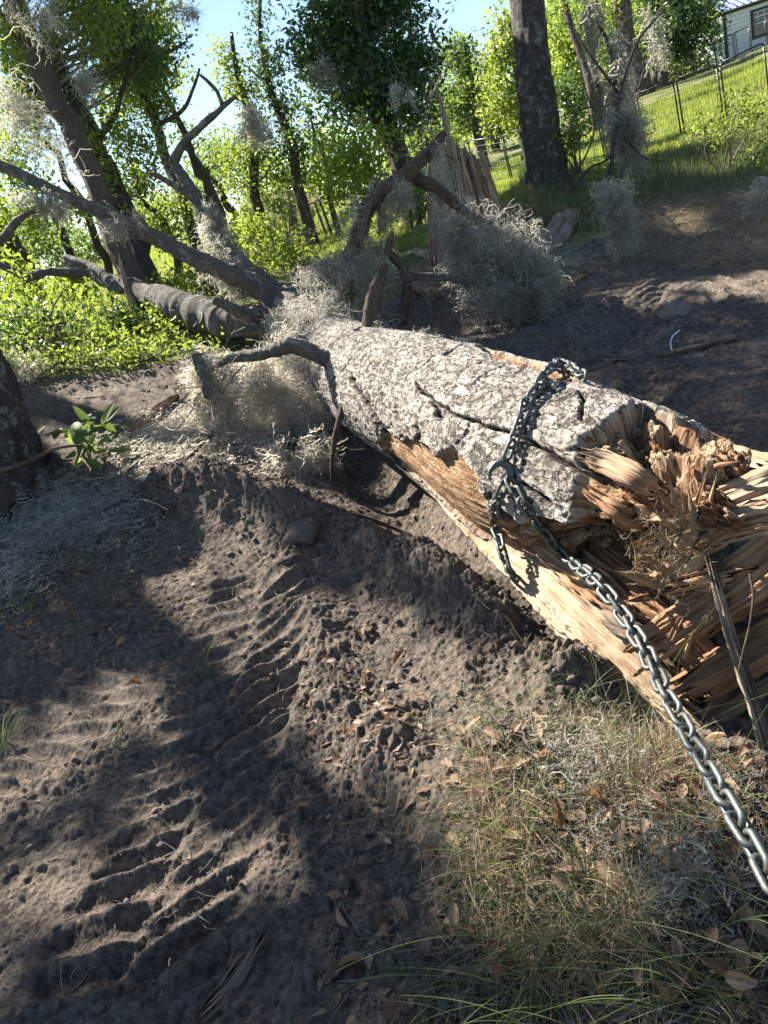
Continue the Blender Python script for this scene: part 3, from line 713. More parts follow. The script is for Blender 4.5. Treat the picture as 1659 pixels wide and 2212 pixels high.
# ------------------------------------------------------------------ slabs and splinters
def slab(path, width, thick, nrm, jag=(0.0, 0.0), Nc=20, K=60, rough=.004, seed=0, taper=False, cup=0.0):
    P = np.asarray(path, float); L = np.linalg.norm(np.diff(P, axis=0), axis=1).sum()
    Wp = np.asarray(width, float) if np.ndim(width) else np.full(len(P), float(width))
    Q, Wq = resample(P, 80, Wp); T = np.gradient(Q, axis=0); T /= np.linalg.norm(T, axis=1)[:, None]
    u = np.linspace(0, 1, 80)
    g = np.random.default_rng(seed)
    c = np.linspace(-.5, .5, Nc)
    j0 = jag[0]/L*(noise(c*Nc*.31+seed, c*0, seed=seed)*.8+g.uniform(-.3, .3, Nc)); j1 = jag[1]/L*(noise(c*Nc*.31+seed, c*0+5, seed=seed)*.8+g.uniform(-.3, .3, Nc))
    s = np.linspace(0, 1, K)
    SS = s[:, None]*(1+j1[None]-j0[None])+j0[None]
    def ev(A):
        r = np.stack([np.interp(SS, u, A[:, k]) for k in range(3)], -1); return r
    PP = ev(Q)+ev(T)*((np.clip(SS-1, 0, 9)+np.clip(SS, -9, 0))*L)[..., None]
    TT = ev(T); n0 = np.asarray(nrm, float); Wv = np.cross(TT, n0); Wv /= np.linalg.norm(Wv, axis=-1)[..., None]; Nv = np.cross(Wv, TT)
    wd = np.interp(SS, u, Wq)
    edge = 1+.10*noise(SS*L*14, SS*0+seed, seed=seed+1)+.05*noise(SS*L*60, SS*0+seed, seed=seed+2)
    if taper: wd = wd*np.clip(1.15-s[:, None]**2.2, .12, 1)
    cv = np.repeat(c[None], K, 0)
    lat = cv*wd*edge
    prof = np.sqrt(np.clip(1-(2*cv)**4*.75, 0, 1))
    hf = rough*(1.6*noise(cv*wd*90+seed, SS*L*3, seed=seed+3)+1.3*noise(cv*wd*260+seed, SS*L*5, seed=seed+4)+.8*noise(cv*wd*60, SS*L*25, seed=seed+6))
    th = thick*(.75+.3*noise(SS*L*6, cv*3+seed, seed=seed+5))
    if taper: th = th*np.clip(1.2-s[:, None]**2, .25, 1)
    top = PP+Wv*lat[..., None]+Nv*(th*.5*prof+hf+cup*(2*cv)**2)[..., None]
    bot = PP+Wv*lat[..., None]-Nv*(th*.5*prof+hf[:, ::-1]-cup*(2*cv)**2)[..., None]
    ring = np.concatenate([top, bot[:, ::-1]], 1); m_ = ring.shape[1]
    V = ring.reshape(-1, 3)
    i = np.arange(K-1)[:, None]*m_; j = np.arange(m_)[None]; j2 = (j+1) % m_
    Fq = np.stack([i+j, i+j2, i+m_+j2, i+m_+j], -1).reshape(-1, 4)
    k = np.arange(Nc-1); e0 = np.column_stack([k, k+1, m_-2-k, m_-1-k]); o = (K-1)*m_
    e1 = np.column_stack([o+m_-1-k, o+m_-2-k, o+k+1, o+k])
    sl = np.concatenate([SS, SS[:, ::-1]], 1)*L; la = np.concatenate([lat, lat[:, ::-1]], 1); de = np.concatenate([np.full_like(lat, thick*.5), np.full_like(lat, -thick*.5)], 1)
    tc = np.stack([sl, la+seed*1.37, de], -1).reshape(-1, 3)
    return V, [Fq, e0, e1], tc
CAMD = lambda p: (CAM-np.asarray(p))/np.linalg.norm(CAM-np.asarray(p))
def slab_obj(name, mat, path, widths, thick, parent=None, nrm=None, jag=(0, 0), v=0.0, seed=None, **k):
    P = [at(*p) if abs(p[2]) > 1 else onray(*p) for p in path]      # a third number below 1 is an offset above the log
    W = [w_*pxm(float((q-CAM)@fwd)) for w_, q in zip(widths, P)]
    nrm = CAMD(P[len(P)//2]) if nrm is None else nrm; seed = seed or sd_()
    V, Fc, tc = slab(P, W, thick, nrm, jag, seed=seed, **k)
    return mesh_np(name, V, Fc, MT[mat], parent, {'tc': tc, 'v': np.full(len(V), v)}, True)

# ------------------------------------------------------------------ fallen tree: slabs, splinters, limbs
LN = np.array([-.55, -.45, .70])
slab_obj('split_slab', 'wood_pale', [(838,948,4.28),(880,985,3.98),(940,1040,3.58),(1010,1112,3.18),(1085,1185,2.86),(1165,1250,2.6),(1262,1338,2.36),(1370,1440,2.18),(1488,1535,2.04)],
         [34,42,54,62,74,96,124,140,128], .055, tree, LN, (.08, .12), Nc=60, K=260, rough=.0035, seed=301)
tree.children[-1]['label'] = 'long pale plank of split sapwood along the lower side'
slab_obj('bark_edge', 'bark_brown', [(850,985,4.1),(935,1060,3.6),(1030,1160,3.1),(1130,1260,2.72),(1240,1370,2.42),(1380,1500,2.18),(1430,1550,2.1)],
         [22,22,22,24,26,28,22], .03, tree, LN, (.1, .1), Nc=10, K=140, rough=.006, seed=303)
slab_obj('splinter', 'wood_orange', [(870,955,4.05),(960,1010,3.5),(1060,1100,2.98),(1160,1175,2.62),(1300,1290,2.3)], [20,46,60,56,40], .03, tree, LN, (.1, .15), Nc=26, K=160, rough=.006, seed=305)
SPL = [ # path, widths, thick, mat, v
 ([(1395,1400,2.0),(1500,1330,1.93),(1610,1250,1.84),(1740,1150,1.74)], [70,92,100,110], .05, 'wood_orange', .35),
 ([(1420,1165,2.02),(1500,1120,1.95),(1590,1085,1.87),(1740,1030,1.76)], [46,72,92,110], .06, 'wood_pale', .0),
 ([(1470,1215,1.95),(1560,1150,1.88),(1640,1125,1.82),(1740,1100,1.74)], [30,44,56,60], .04, 'wood_orange', .0),
 ([(1530,1180,1.90),(1620,1155,1.84),(1740,1120,1.72)], [16,24,34], .02, 'wood_pale', .1),
 ([(1480,1490,2.0),(1590,1430,1.92),(1720,1350,1.82)], [70,90,90], .06, 'wood_orange', .75),
 ([(1500,1590,2.02),(1600,1500,1.95),(1720,1430,1.85)], [50,60,60], .05, 'wood_grey', .8),
 ([(1490,1262,1.92),(1550,1248,1.88),(1598,1240,1.85)], [44,46,34], .045, 'wood_orange', .1),
 ([(1365,905,2.75),(1450,955,2.5),(1540,985,2.3),(1645,1012,2.12)], [40,62,74,74], .07, 'wood_pale', .0),
 ([(1480,985,2.35),(1550,1030,2.22),(1625,1062,2.1)], [22,30,26], .05, 'wood_grey', .1),
 ([(1245,1000,2.72),(1310,1045,2.55),(1385,1090,2.4)], [14,16,10], .02, 'wood_pale', .0),
 ([(1340,985,2.66),(1400,1040,2.5),(1440,1100,2.35)], [60,70,40], .05, 'wood_pale', .0),
 ([(1262,985,.01),(1310,1000,.03),(1370,1030,.03),(1420,1060,.0)], [30,56,60,30], .04, 'wood_pale', .45),
 ([(1300,1080,.01),(1350,1110,.03),(1410,1160,.03)], [30,54,40], .05, 'wood_orange', .5),
 ([(1270,1190,2.5),(1340,1240,2.32),(1400,1300,2.15),(1440,1350,2.05)], [60,90,80,50], .07, 'wood_orange', .5),
 ([(1360,1130,2.3),(1410,1190,2.15),(1450,1260,2.03)], [60,84,60], .06, 'wood_orange', .3),
 ([(1390,1330,2.1),(1470,1380,2.02),(1560,1460,1.98)], [60,80,70], .05, 'wood_orange', .7),
 ([(1560,1330,1.95),(1630,1290,1.88),(1740,1230,1.8)], [50,70,80], .05, 'wood_orange', .5),
 ([(1420,900,2.62),(1500,935,2.42),(1600,975,2.25)], [20,26,16], .05, 'wood_orange', .7),
 ([(1310,1320,2.28),(1380,1360,2.15),(1450,1440,2.08)], [60,70,50], .05, 'wood_grey', .6),
]
for k, (p, w_, th, mm, v) in enumerate(SPL):
    slab_obj('splinter', mm, p, w_, th, tree, np.array([-.3, -.5, .8]), (.10, .05), min(.9, v+.3), seed=320+k, Nc=34, K=120, rough=.005)
SH = [(1478,1135,1416,1056,17),(1480,1140,1449,1046,20),(1492,1120,1472,1052,13),(1505,1090,1527,1018,11),(1532,1090,1546,1034,9),(1470,1160,1400,1080,12),
      (1435,1275,1520,1085,50),(1470,1262,1556,1158,36),(1420,1262,1336,1236,24),(1440,1240,1392,1200,18),(1500,1150,1490,1070,22),(1440,1400,1505,1290,14),(1478,1420,1500,1350,10),
      (1448,1180,1402,1140,14),(1520,1200,1600,1150,16),(1400,1290,1350,1300,16),(1560,1120,1620,1080,10),(1540,1010,1580,1000,14),(1462,1150,1462,1075,10),(1560,1290,1640,1220,12),(1380,1250,1370,1180,14)]
for k, (x0, y0, x1, y1, w_) in enumerate(SH):
    t0 = 1.92+.12*(1500-x0)/200; t1 = t0-.07
    slab_obj('shard', ['wood_orange', 'wood_pale', 'wood_orange'][k % 3], [(x0, y0, t0), ((x0+x1)/2+random.uniform(-5, 5), (y0+y1)/2+random.uniform(-4, 4), (t0+t1)/2), (x1, y1, t1)], [w_, w_*.85, w_*.45], max(.008, w_*.35*pxm(2)),
             tree, None, (0, .05), random.uniform(.1, .7), seed=400+k, Nc=14, K=40, rough=.0035, taper=True)
# torn fibres round the break
g = np.random.default_rng(5); n = 420
c0 = np.stack([at(g.normal(1470, 55), g.normal(1190, 62), g.uniform(1.86, 2.0)) for _ in range(n)])
d = g.normal(size=(n, 3)); P = [c0]
for k in range(7): d = d*.75+g.normal(size=(n, 3))*.5; P.append(P[-1]+d/np.linalg.norm(d, axis=1)[:, None]*g.uniform(.004, .014, (n, 1)))
V, Fq = ribbons(np.stack(P, 1), np.full((n, 8), .0012)); o = mesh_np('torn_fibres', V, Fq, MT['grass_straw'], tree, {'v': np.repeat(g.uniform(0, .6, n), 16)}, False); o['kind'] = 'stuff'
# crumbly rot lumps on the broken face
def rot_lumps(name, centre, spread, n, r0_, r1_, mat, parent, seed, label=None, kind='stuff'):
    g = np.random.default_rng(seed); bm = bmesh.new(); bmesh.ops.create_icosphere(bm, subdivisions=2, radius=1)
    bv = np.array([v.co[:] for v in bm.verts]); bf = np.array([[v.index for v in f.verts] for f in bm.faces]); bm.free()
    Vs = []; Fs = []; A = []; T3 = []
    for k in range(n):
        c = centre(g); r = g.uniform(r0_, r1_); sh = g.uniform(.5, 1.3, 3)
        q = bv*(1+.38*noise(bv[:, 0]*2.3+k, bv[:, 1]*2.3, bv[:, 2]*2.3, seed=seed)[:, None]+.18*noise(bv[:, 0]*6+k, bv[:, 1]*6, bv[:, 2]*6, seed=seed+1)[:, None])
        v = c+q*r*sh; Vs.append(v); Fs.append(bf+k*len(bv)); A.append(np.full(len(bv), g.uniform())); T3.append(v)
    o = mesh_np(name, np.concatenate(Vs), np.concatenate(Fs), MT[mat], parent, {'v': np.concatenate(A), 'tc': np.concatenate(T3)}, True)
    if kind: o['kind'] = kind
    return o
MT['rot'] = simplemat('crumbled_rotten_wood', (.42, .30, .18), (.13, .065, .035), 28, .95, .012)
rot_lumps('rotten_wood', lambda g: onlog(g.normal(1375, 45), g.normal(1120, 55), -.01), 0, 200, .002, .008, 'rot', tree, 9)
rot_lumps('rotten_wood', lambda g: onlog(g.normal(1400, 50), g.normal(985, 34), -.01), 0, 120, .002, .008, 'rot', tree, 10)

LIMBS = [ # path (px,py,t), widths px
 ('limb', [(640,690,6.7),(560,700,7.0),(480,695,7.3),(400,668,7.7),(330,640,8.1),(250,610,8.7),(190,585,9.3),(140,568,9.8)], [90,72,70,62,50,36,26,16]),
 ('limb', [(650,680,6.6),(590,640,6.9),(545,600,7.0),(490,545,7.1),(450,475,7.2),(415,415,7.2),(372,352,7.2),(402,308,7.1),(440,268,7.0),(478,228,6.9),(506,208,6.9)], [78,62,52,40,34,26,20,15,14,11,7]),
 ('limb', [(610,670,6.6),(560,620,6.5),(500,590,6.4),(430,560,6.3),(340,515,6.2),(260,480,6.1),(190,450,6.0),(110,412,5.9),(30,370,5.8),(-60,330,5.7)], [50,44,40,36,32,30,27,24,22,20]),
 ('limb', [(480,225,6.9),(470,195,6.9),(445,172,6.9),(428,160,6.9)], [10,8,7,4]),
 ('limb', [(430,440,7.2),(395,412,7.1),(350,385,7.0),(322,372,6.9)], [18,14,11,7]),
 ('limb', [(600,665,6.5),(540,680,6.3),(500,665,6.2),(458,648,6.1)], [40,30,24,16]),
 ('limb', [(640,690,6.6),(590,700,6.4),(545,712,6.3),(500,730,6.2)], [36,26,18,10]),
 ('limb', [(795,812,4.75),(745,792,4.7),(700,770,4.68),(655,748,4.66),(628,740,4.65),(590,755,4.7),(545,770,4.75),(500,776,4.8),(468,792,4.85)], [40,36,32,33,34,26,24,20,12]),
 ('limb', [(425,768,4.85),(440,800,4.82),(452,835,4.8),(455,862,4.8)], [20,24,26,14]),
 ('limb', [(795,785,4.8),(798,740,4.8),(803,680,4.75),(818,620,4.7),(838,572,4.65)], [36,32,32,28,14]),
 ('limb', [(790,800,4.6),(757,815,4.5),(748,850,4.42),(735,900,4.38),(720,955,4.36),(714,1010,4.36),(716,1040,4.36)], [18,15,13,13,12,9,5]),
 ('limb', [(740,690,6.0),(748,620,5.9),(755,560,5.8),(775,500,5.7),(790,455,5.65),(835,405,5.6),(880,370,5.6),(925,335,5.6),(960,290,5.6)], [34,33,32,31,29,27,26,25,16]),
 ('limb', [(890,380,5.7),(930,405,5.75),(975,440,5.8),(1030,470,5.9),(1085,480,6.0)], [26,24,22,18,12]),
 ('limb', [(865,700,5.9),(880,640,5.85),(872,580,5.8),(840,540,5.8),(850,500,5.8)], [24,22,20,18,10]),
 ('limb', [(830,600,5.9),(900,600,5.8),(970,600,5.75),(1050,625,5.7)], [14,18,16,9]),
 ('limb', [(0,520,5.6),(30,490,5.7),(75,455,5.9)], [18,16,8]),
 ('limb', [(-30,560,8.4),(60,598,8.6),(110,585,8.8),(170,590,9.0)], [12,16,16,20]),
 ('limb', [(140,555,8.4),(180,565,8.2),(220,590,8.0),(262,630,7.8)], [10,14,16,14]),
]
for k, (nm, p, w_) in enumerate(LIMBS):
    P = [at(*q) for q in p]; R = [.5*a*pxm(q[2]) for a, q in zip(w_, p)]
    V, Fc, tc = tube(P, R, seg=26 if max(w_) > 30 else 12, n=len(P)*24, amp=.06 if max(w_) > 45 else .16, fq=12, seed=500+k, wob=.02, lin=True)
    mesh_np(nm, V, Fc, MT['bark_limb' if k not in (3, 9, 10, 11, 12, 13) else 'bark_brown'], tree, {'tc': tc, 'v': np.zeros(len(V))})
# bare twigs springing from the limbs
def twig_mesh(specs, seed, parent=None, name='twigs', mat='twig', rad=.004):
    g = np.random.default_rng(seed); PP = []; RR_ = []
    for (px, py, t, n, L, dx, dy) in specs:
        for _ in range(n):
            c = at(px+g.normal()*14, py+g.normal()*12, t+g.normal()*.08)
            d = cr*(dx+g.normal()*.6)-cu*(dy+g.normal()*.6)+fwd*g.normal()*.5; d /= np.linalg.norm(d)
            l = L*g.uniform(.4, 1.3); P = [c]; r = rad*g.uniform(.6, 1.6)
            for k in range(11): d = d+g.normal(size=3)*.17; d /= np.linalg.norm(d); P.append(P[-1]+d*l/11)
            P = np.array(P); PP.append(P); RR_.append(np.linspace(r, r*.3, 12))
            for q in range(g.integers(1, 4)):
                k = g.integers(3, 10); d2 = d+g.normal(size=3)*.8; d2 /= np.linalg.norm(d2); Q = [P[k]]
                for kk in range(11): d2 = d2+g.normal(size=3)*.2; d2 /= np.linalg.norm(d2); Q.append(Q[-1]+d2*l*.04)
                PP.append(np.array(Q)); RR_.append(np.linspace(r*.6, r*.2, 12))
    V, Fc = vtube(np.stack(PP), np.stack(RR_)); o = mesh_np(name, V, Fc, MT[mat], parent, {'tc': V, 'v': np.zeros(len(V))}, False)
    return o
o = twig_mesh([(640,660,6.3,10,.7,.2,-.6),(720,640,6.0,10,.7,.2,-.6),(780,520,5.6,8,.6,.3,-.6),(880,600,5.7,12,.7,.6,.1),(500,780,4.8,9,.5,-.6,.6),(460,860,4.8,8,.45,-.4,.8),(430,850,4.8,4,.5,-.8,.2),
           (560,600,6.6,8,.7,-.3,-.7),(470,460,7.1,8,.8,.5,-.5),(380,370,7.1,6,.6,-.5,-.4),(700,560,6.4,12,.9,.2,-.5),(940,640,5.6,10,.7,.6,.2),(600,520,7.4,14,1.0,.1,-.7),(900,330,5.6,7,.8,-.5,-.5),(950,290,5.6,6,.8,-.1,-1),
           (900,620,5.7,12,.8,.8,-.1),(960,660,5.6,10,.7,.6,-.3),(60,1180,3.9,10,.4,.7,-.2),(120,1230,3.8,8,.4,.7,-.3),(250,1080,4.3,8,.4,.6,-.3),(700,640,6.0,12,.8,-.5,-.4),(540,640,6.6,10,.7,-.7,-.2),(150,420,6.0,6,.8,-.3,.6),(660,700,6.0,10,.5,0,.6),(820,700,4.9,5,.3,.3,.3)], 77, tree)
o['kind'] = 'stuff'

# ------------------------------------------------------------------ chain
def link_mesh():
    A, Rr, r = .0200, .0178, .0068      # half straight, bend radius, wire radius
    c = []
    for a in np.linspace(-pi/2, pi/2, 13): c.append((A+Rr*cos(a), Rr*sin(a)))
    for a in np.linspace(pi/2, 3*pi/2, 13): c.append((-A+Rr*cos(a), Rr*sin(a)))
    c = np.array(c); n = len(c); T = np.roll(c, -1, 0)-np.roll(c, 1, 0); T /= np.linalg.norm(T, axis=1)[:, None]; Nn = np.column_stack([T[:, 1], -T[:, 0]])
    th = np.linspace(0, 2*pi, 12, endpoint=False)
    V = np.stack([np.column_stack([c[:, 0]+Nn[:, 0]*r*cos(a), c[:, 1]+Nn[:, 1]*r*cos(a), np.full(n, r*sin(a))]) for a in th], 1).reshape(-1, 3)
    i = np.arange(n)[:, None]*12; i2 = ((np.arange(n)+1) % n)[:, None]*12; j = np.arange(12)[None]; j2 = (j+1) % 12
    return V, np.stack([i+j, i+j2, i2+j2, i2+j], -1).reshape(-1, 4)
LV_, LF_ = link_mesh()
chain_a = [onlog(x, y, .026) for x, y in [(1262,828),(1235,806),(1205,796),(1180,818),(1163,848),(1146,880),(1130,925),(1116,965),(1104,1000)]]
back = chain_a[0]; axm = AX[2]
hookp = onlog(1098, 1022, .03)
chain = empty('logging_chain', hookp, 'galvanised steel chain wrapped round the fallen trunk and pulled taut to the lower right', 'chain')
tmpl = mesh_np('link', LV_*1.0, LF_, MT['chain'], None); tmpl_me = tmpl.data; bpy.data.objects.remove(tmpl)
nlinks = [0]
def lay_chain(P, pitch=.0455, twist=0.0, start=0):
    P = np.array(P); s = np.concatenate([[0], np.cumsum(np.linalg.norm(np.diff(resample(P, 300), axis=0), axis=1))]); Q = resample(P, 300)
    n = int(s[-1]/pitch)
    for k in range(n):
        sm = (k+.5)*pitch; c = np.array([np.interp(sm, s, Q[:, a]) for a in range(3)])
        a = np.array([np.interp(min(s[-1], sm+.02), s, Q[:, b]) for b in range(3)])-np.array([np.interp(max(0, sm-.02), s, Q[:, b]) for b in range(3)])
        a /= np.linalg.norm(a); a += rng.normal(size=3)*.05; a /= np.linalg.norm(a); toc = CAM-c; nb = toc-a*(a@toc); nb /= np.linalg.norm(nb); sb = np.cross(nb, a)
        ph = (pi/4 if (k+start) % 2 else -pi/4)+twist*k+rng.normal()*.12
        y = sb*cos(ph)+nb*sin(ph); z = np.cross(a, y)
        o = bpy.data.objects.new('link', tmpl_me); col.objects.link(o); o.parent = chain
        o.matrix_local = Matrix(((a[0], y[0], z[0], c[0]-hookp[0]), (a[1], y[1], z[1], c[1]-hookp[1]), (a[2], y[2], z[2], c[2]-hookp[2]), (0, 0, 0, 1)))
        nlinks[0] += 1
lay_chain(chain_a)
pA = [onray(x, y, o_) for x, y, o_ in [(1102,1040,.045),(1135,1095,.04),(1180,1155,.05)]]+[onray(1220, 1198, .09), at(1290,1258,2.08)]
end3 = at(1680, 1925, 1.13); st3 = pA[-1]
fr = [at(1345,1328,1.96), at(1390,1400,1.83), at(1440,1500,1.66), at(1500,1610,1.48), at(1575,1740,1.29), end3, at(1760,2080,1.0)]
lay_chain(pA+fr, pitch=.0455, twist=.05)
lay_chain([onray(1090, 1050, .05), onray(1073,1085,.05), at(1070,1130,2.72), at(1082,1180,2.66), at(1095,1220,2.62), at(1115,1250,2.62), at(1140,1275,2.66)], pitch=.0455)
# grab hook
def hook():
    a = np.radians(np.linspace(212, -95, 48)); rr = np.interp(np.linspace(0, 1, 48), [0, .2, 1], [.046, .036, .034])
    P = [hookp+cr*(np.cos(x)*r_)+cu*(np.sin(x)*r_)-fwd*.016 for x, r_ in zip(a, rr)]
    R = np.interp(np.linspace(0, 1, 48), [0, .12, .35, .7, 1], [.003, .009, .014, .0165, .010])
    b = Buf(); V, Fc, tc = tube(P, R, seg=16, n=70); b.add(V, Fc, tc=tc)
    return b.build('hook', MT['chain'], chain)
hook()
# ------------------------------------------------------------------ standing trees
G1 = 'standing trees at the wood edge'
standing_tree('leaning_oak', 'leaning brown barked oak left of the fallen limbs with a pale split near its foot', [(20,-40,9.1),(47,55,9.0),(91,145,8.9),(120,218,8.8),(153,273,8.75),(205,400,8.65),(255,527,8.55),(287,600,8.5),(322,700,8.4)],
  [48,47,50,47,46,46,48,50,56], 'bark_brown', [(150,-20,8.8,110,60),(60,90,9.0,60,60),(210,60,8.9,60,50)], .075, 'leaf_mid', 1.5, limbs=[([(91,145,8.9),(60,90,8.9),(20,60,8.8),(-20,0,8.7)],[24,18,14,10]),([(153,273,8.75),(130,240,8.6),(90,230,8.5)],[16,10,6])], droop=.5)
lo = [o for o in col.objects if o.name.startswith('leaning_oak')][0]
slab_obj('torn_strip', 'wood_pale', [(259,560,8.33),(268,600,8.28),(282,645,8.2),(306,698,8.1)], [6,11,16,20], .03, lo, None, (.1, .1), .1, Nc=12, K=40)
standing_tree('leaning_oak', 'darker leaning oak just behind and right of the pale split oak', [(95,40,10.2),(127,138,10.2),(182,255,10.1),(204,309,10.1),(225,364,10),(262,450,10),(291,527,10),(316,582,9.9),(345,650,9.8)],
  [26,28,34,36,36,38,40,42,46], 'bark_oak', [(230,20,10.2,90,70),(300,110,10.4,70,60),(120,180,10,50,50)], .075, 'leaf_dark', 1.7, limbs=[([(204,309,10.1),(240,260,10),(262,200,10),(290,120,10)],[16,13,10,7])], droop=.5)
standing_tree('slender_oak', 'slim grey leaning oak with vines, behind the two leaning oaks', [(235,20,12.4),(255,65,12.3),(291,164,12.3),(338,273,12.2),(360,346,12.2),(400,455,12),(430,560,12)],
  [14,17,19,21,22,23,26], 'bark_lichen', [(280,60,12.3,50,60),(320,170,12.2,60,60),(335,230,12.2,40,40),(250,150,12,60,70),(380,470,12,40,60)], .075, 'leaf_mid', 1.3, limbs=[([(291,164,12.3),(340,130,12.3),(400,90,12.4)],[12,9,5]),([(338,273,12.2),(400,230,12.3),(430,150,12.5)],[10,8,5])])
for k, (p, w_, bl, lab) in enumerate([
  ([(500,71,16),(507,135,16),(531,218,16),(549,309,16),(553,430,15.8)], [8,11,15,18,22], [(505,150,16,22,26),(480,130,16,26,24),(470,110,16,20,18),(525,190,16,22,30),(505,185,16,26,28),(545,250,16,20,30),(535,290,16,30,30),(555,330,16,26,32),(540,370,16,34,36),(505,340,15.8,34,42),(560,400,15.8,26,24)], 'dark vine clad snag with a bare broken tip against the sky'),
  ([(562,-20,16.5),(562,73,16.5),(579,175,16.4),(605,247,16.3),(630,309,16.2),(647,420,16)], [8,10,14,17,19,24], [(556,30,16.5,20,20),(562,70,16.5,18,16),(572,130,16.4,28,24),(585,165,16.4,30,30),(590,205,16.4,36,32),(612,245,16.3,32,30),(625,290,16.3,34,30),(640,335,16.2,36,32),(650,380,16,30,30),(620,330,16,20,30),(575,110,16.4,22,22)], 'tall vine clad snag standing alone in the sky gap left of the dark oak')]):
    standing_tree('vine_clad_snag', lab, p, w_, 'bark_oak', bl, .095, 'leaf_dark' if k else 'leaf_mid', 1.2, group='vine clad snags', part='vine', limbs=[([p[2], (p[2][0]-25, p[2][1]-10, p[2][2]), (p[2][0]-40, p[2][1]-30, p[2][2])], [7,5,3])])
standing_tree('sapling', 'thin bent sapling between the tall vine clad snag and the dark oak', [(672,240,15),(677,273,15),(700,338,15),(708,367,15),(715,440,15)], [5,6,9,10,12], 'bark_lichen', [(672,260,15,24,34),(690,310,15,24,34),(660,215,15,16,20)], .09, 'leaf_mid', .6)
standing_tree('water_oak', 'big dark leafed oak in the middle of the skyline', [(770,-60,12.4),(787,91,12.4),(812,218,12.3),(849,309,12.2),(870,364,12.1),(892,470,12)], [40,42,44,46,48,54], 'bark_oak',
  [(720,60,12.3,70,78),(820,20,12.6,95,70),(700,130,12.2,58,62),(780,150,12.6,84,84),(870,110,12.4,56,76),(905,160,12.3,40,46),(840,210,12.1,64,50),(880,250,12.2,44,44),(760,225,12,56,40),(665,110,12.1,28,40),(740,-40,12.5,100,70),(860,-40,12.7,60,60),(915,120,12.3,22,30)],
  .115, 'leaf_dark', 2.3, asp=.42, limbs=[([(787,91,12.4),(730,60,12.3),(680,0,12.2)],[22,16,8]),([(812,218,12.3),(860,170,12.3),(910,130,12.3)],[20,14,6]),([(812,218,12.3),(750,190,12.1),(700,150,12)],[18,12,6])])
standing_tree('vine_clad_snag', 'pale green vine clad snag right of the dark oak', [(1005,95,18),(1012,127,18),(1023,236,18),(1040,320,18)], [10,14,18,22], 'bark_lichen',
  [(985,100,18,28,28),(1000,140,18,36,36),(990,180,18,38,40),(1015,215,18,34,34),(1005,260,18,34,34),(970,230,18,20,30)], .11, 'leaf_far', 1.9, group='vine clad snags', part='vine')
standing_tree('arching_oak', 'arching leafy oak hanging over from behind the big straight trunk', [(1125,-30,14),(1112,60,14),(1120,160,14),(1130,260,14),(1140,330,14)], [14,16,18,20,24], 'bark_oak',
  [(1085,110,14,36,56),(1065,160,14,26,46),(1105,60,14,30,50),(1110,200,14,36,46),(1090,240,14,36,36)], .09, 'leaf_mid', 1.7, limbs=[([(1112,60,14),(1090,60,13.9),(1070,110,13.8)],[8,7,4])])
big = standing_tree('oak_tree', 'big straight dark trunk standing in grass at the top of the bank', [(1131,-60,9.1),(1148,109,9.1),(1161,218,9.05),(1175,330,9),(1186,405,9)], [66,70,74,80,92], 'bark_lichen', [], seg=64, amp=.16, fq=6, limbs=())
standing_tree('slender_oak', 'slim bare leaning trunk right of the big straight trunk', [(1190,-60,18),(1215,0,18),(1245,91,18),(1263,145,18),(1280,212,18)], [12,13,14,15,18], 'bark_far', [(1200,20,18,30,30),(1230,50,18.4,24,24)], .1, 'leaf_far', 1.0)
standing_tree('pine_trunk', 'thin pinkish brown trunk second to the right of the big straight trunk', [(1255,-80,20),(1270,0,20),(1275,91,20),(1290,185,20)], [14,15,16,20], 'bark_far', [(1265,20,20,34,40)], .1, 'leaf_far', 1.0)
standing_tree('live_oak', 'wide pale brown trunk on the lawn with dark moss in front', [(1330,-100,24),(1343,0,24),(1354,91,24),(1372,150,24),(1390,210,24)], [30,32,38,42,50], 'bark_far', [(1340,-40,24,70,50),(1300,30,24,40,30)], .13, 'leaf_mid', 1.2, seg=40)
standing_tree('live_oak', 'dark trunk with a heavy dark crown left of the white cabin', [(1400,-80,26),(1408,0,26),(1416,91,26),(1426,150,26),(1434,190,26)], [18,19,21,22,26], 'bark_oak', [(1470,50,26,76,60),(1430,0,26,50,50),(1500,20,26.5,40,40),(1480,110,26,46,26),(1440,70,25.5,30,50)], .15, 'leaf_dark', 2.0)
lt = standing_tree('edge_oak', 'thick lichen spotted trunk cut off by the left edge', [(-215,560,5.3),(-160,700,5.25),(-115,820,5.2),(-75,940,5.15),(-35,1070,5.1)], [215,225,235,250,285], 'bark_lichen', [], seg=90, amp=.16, fq=6)

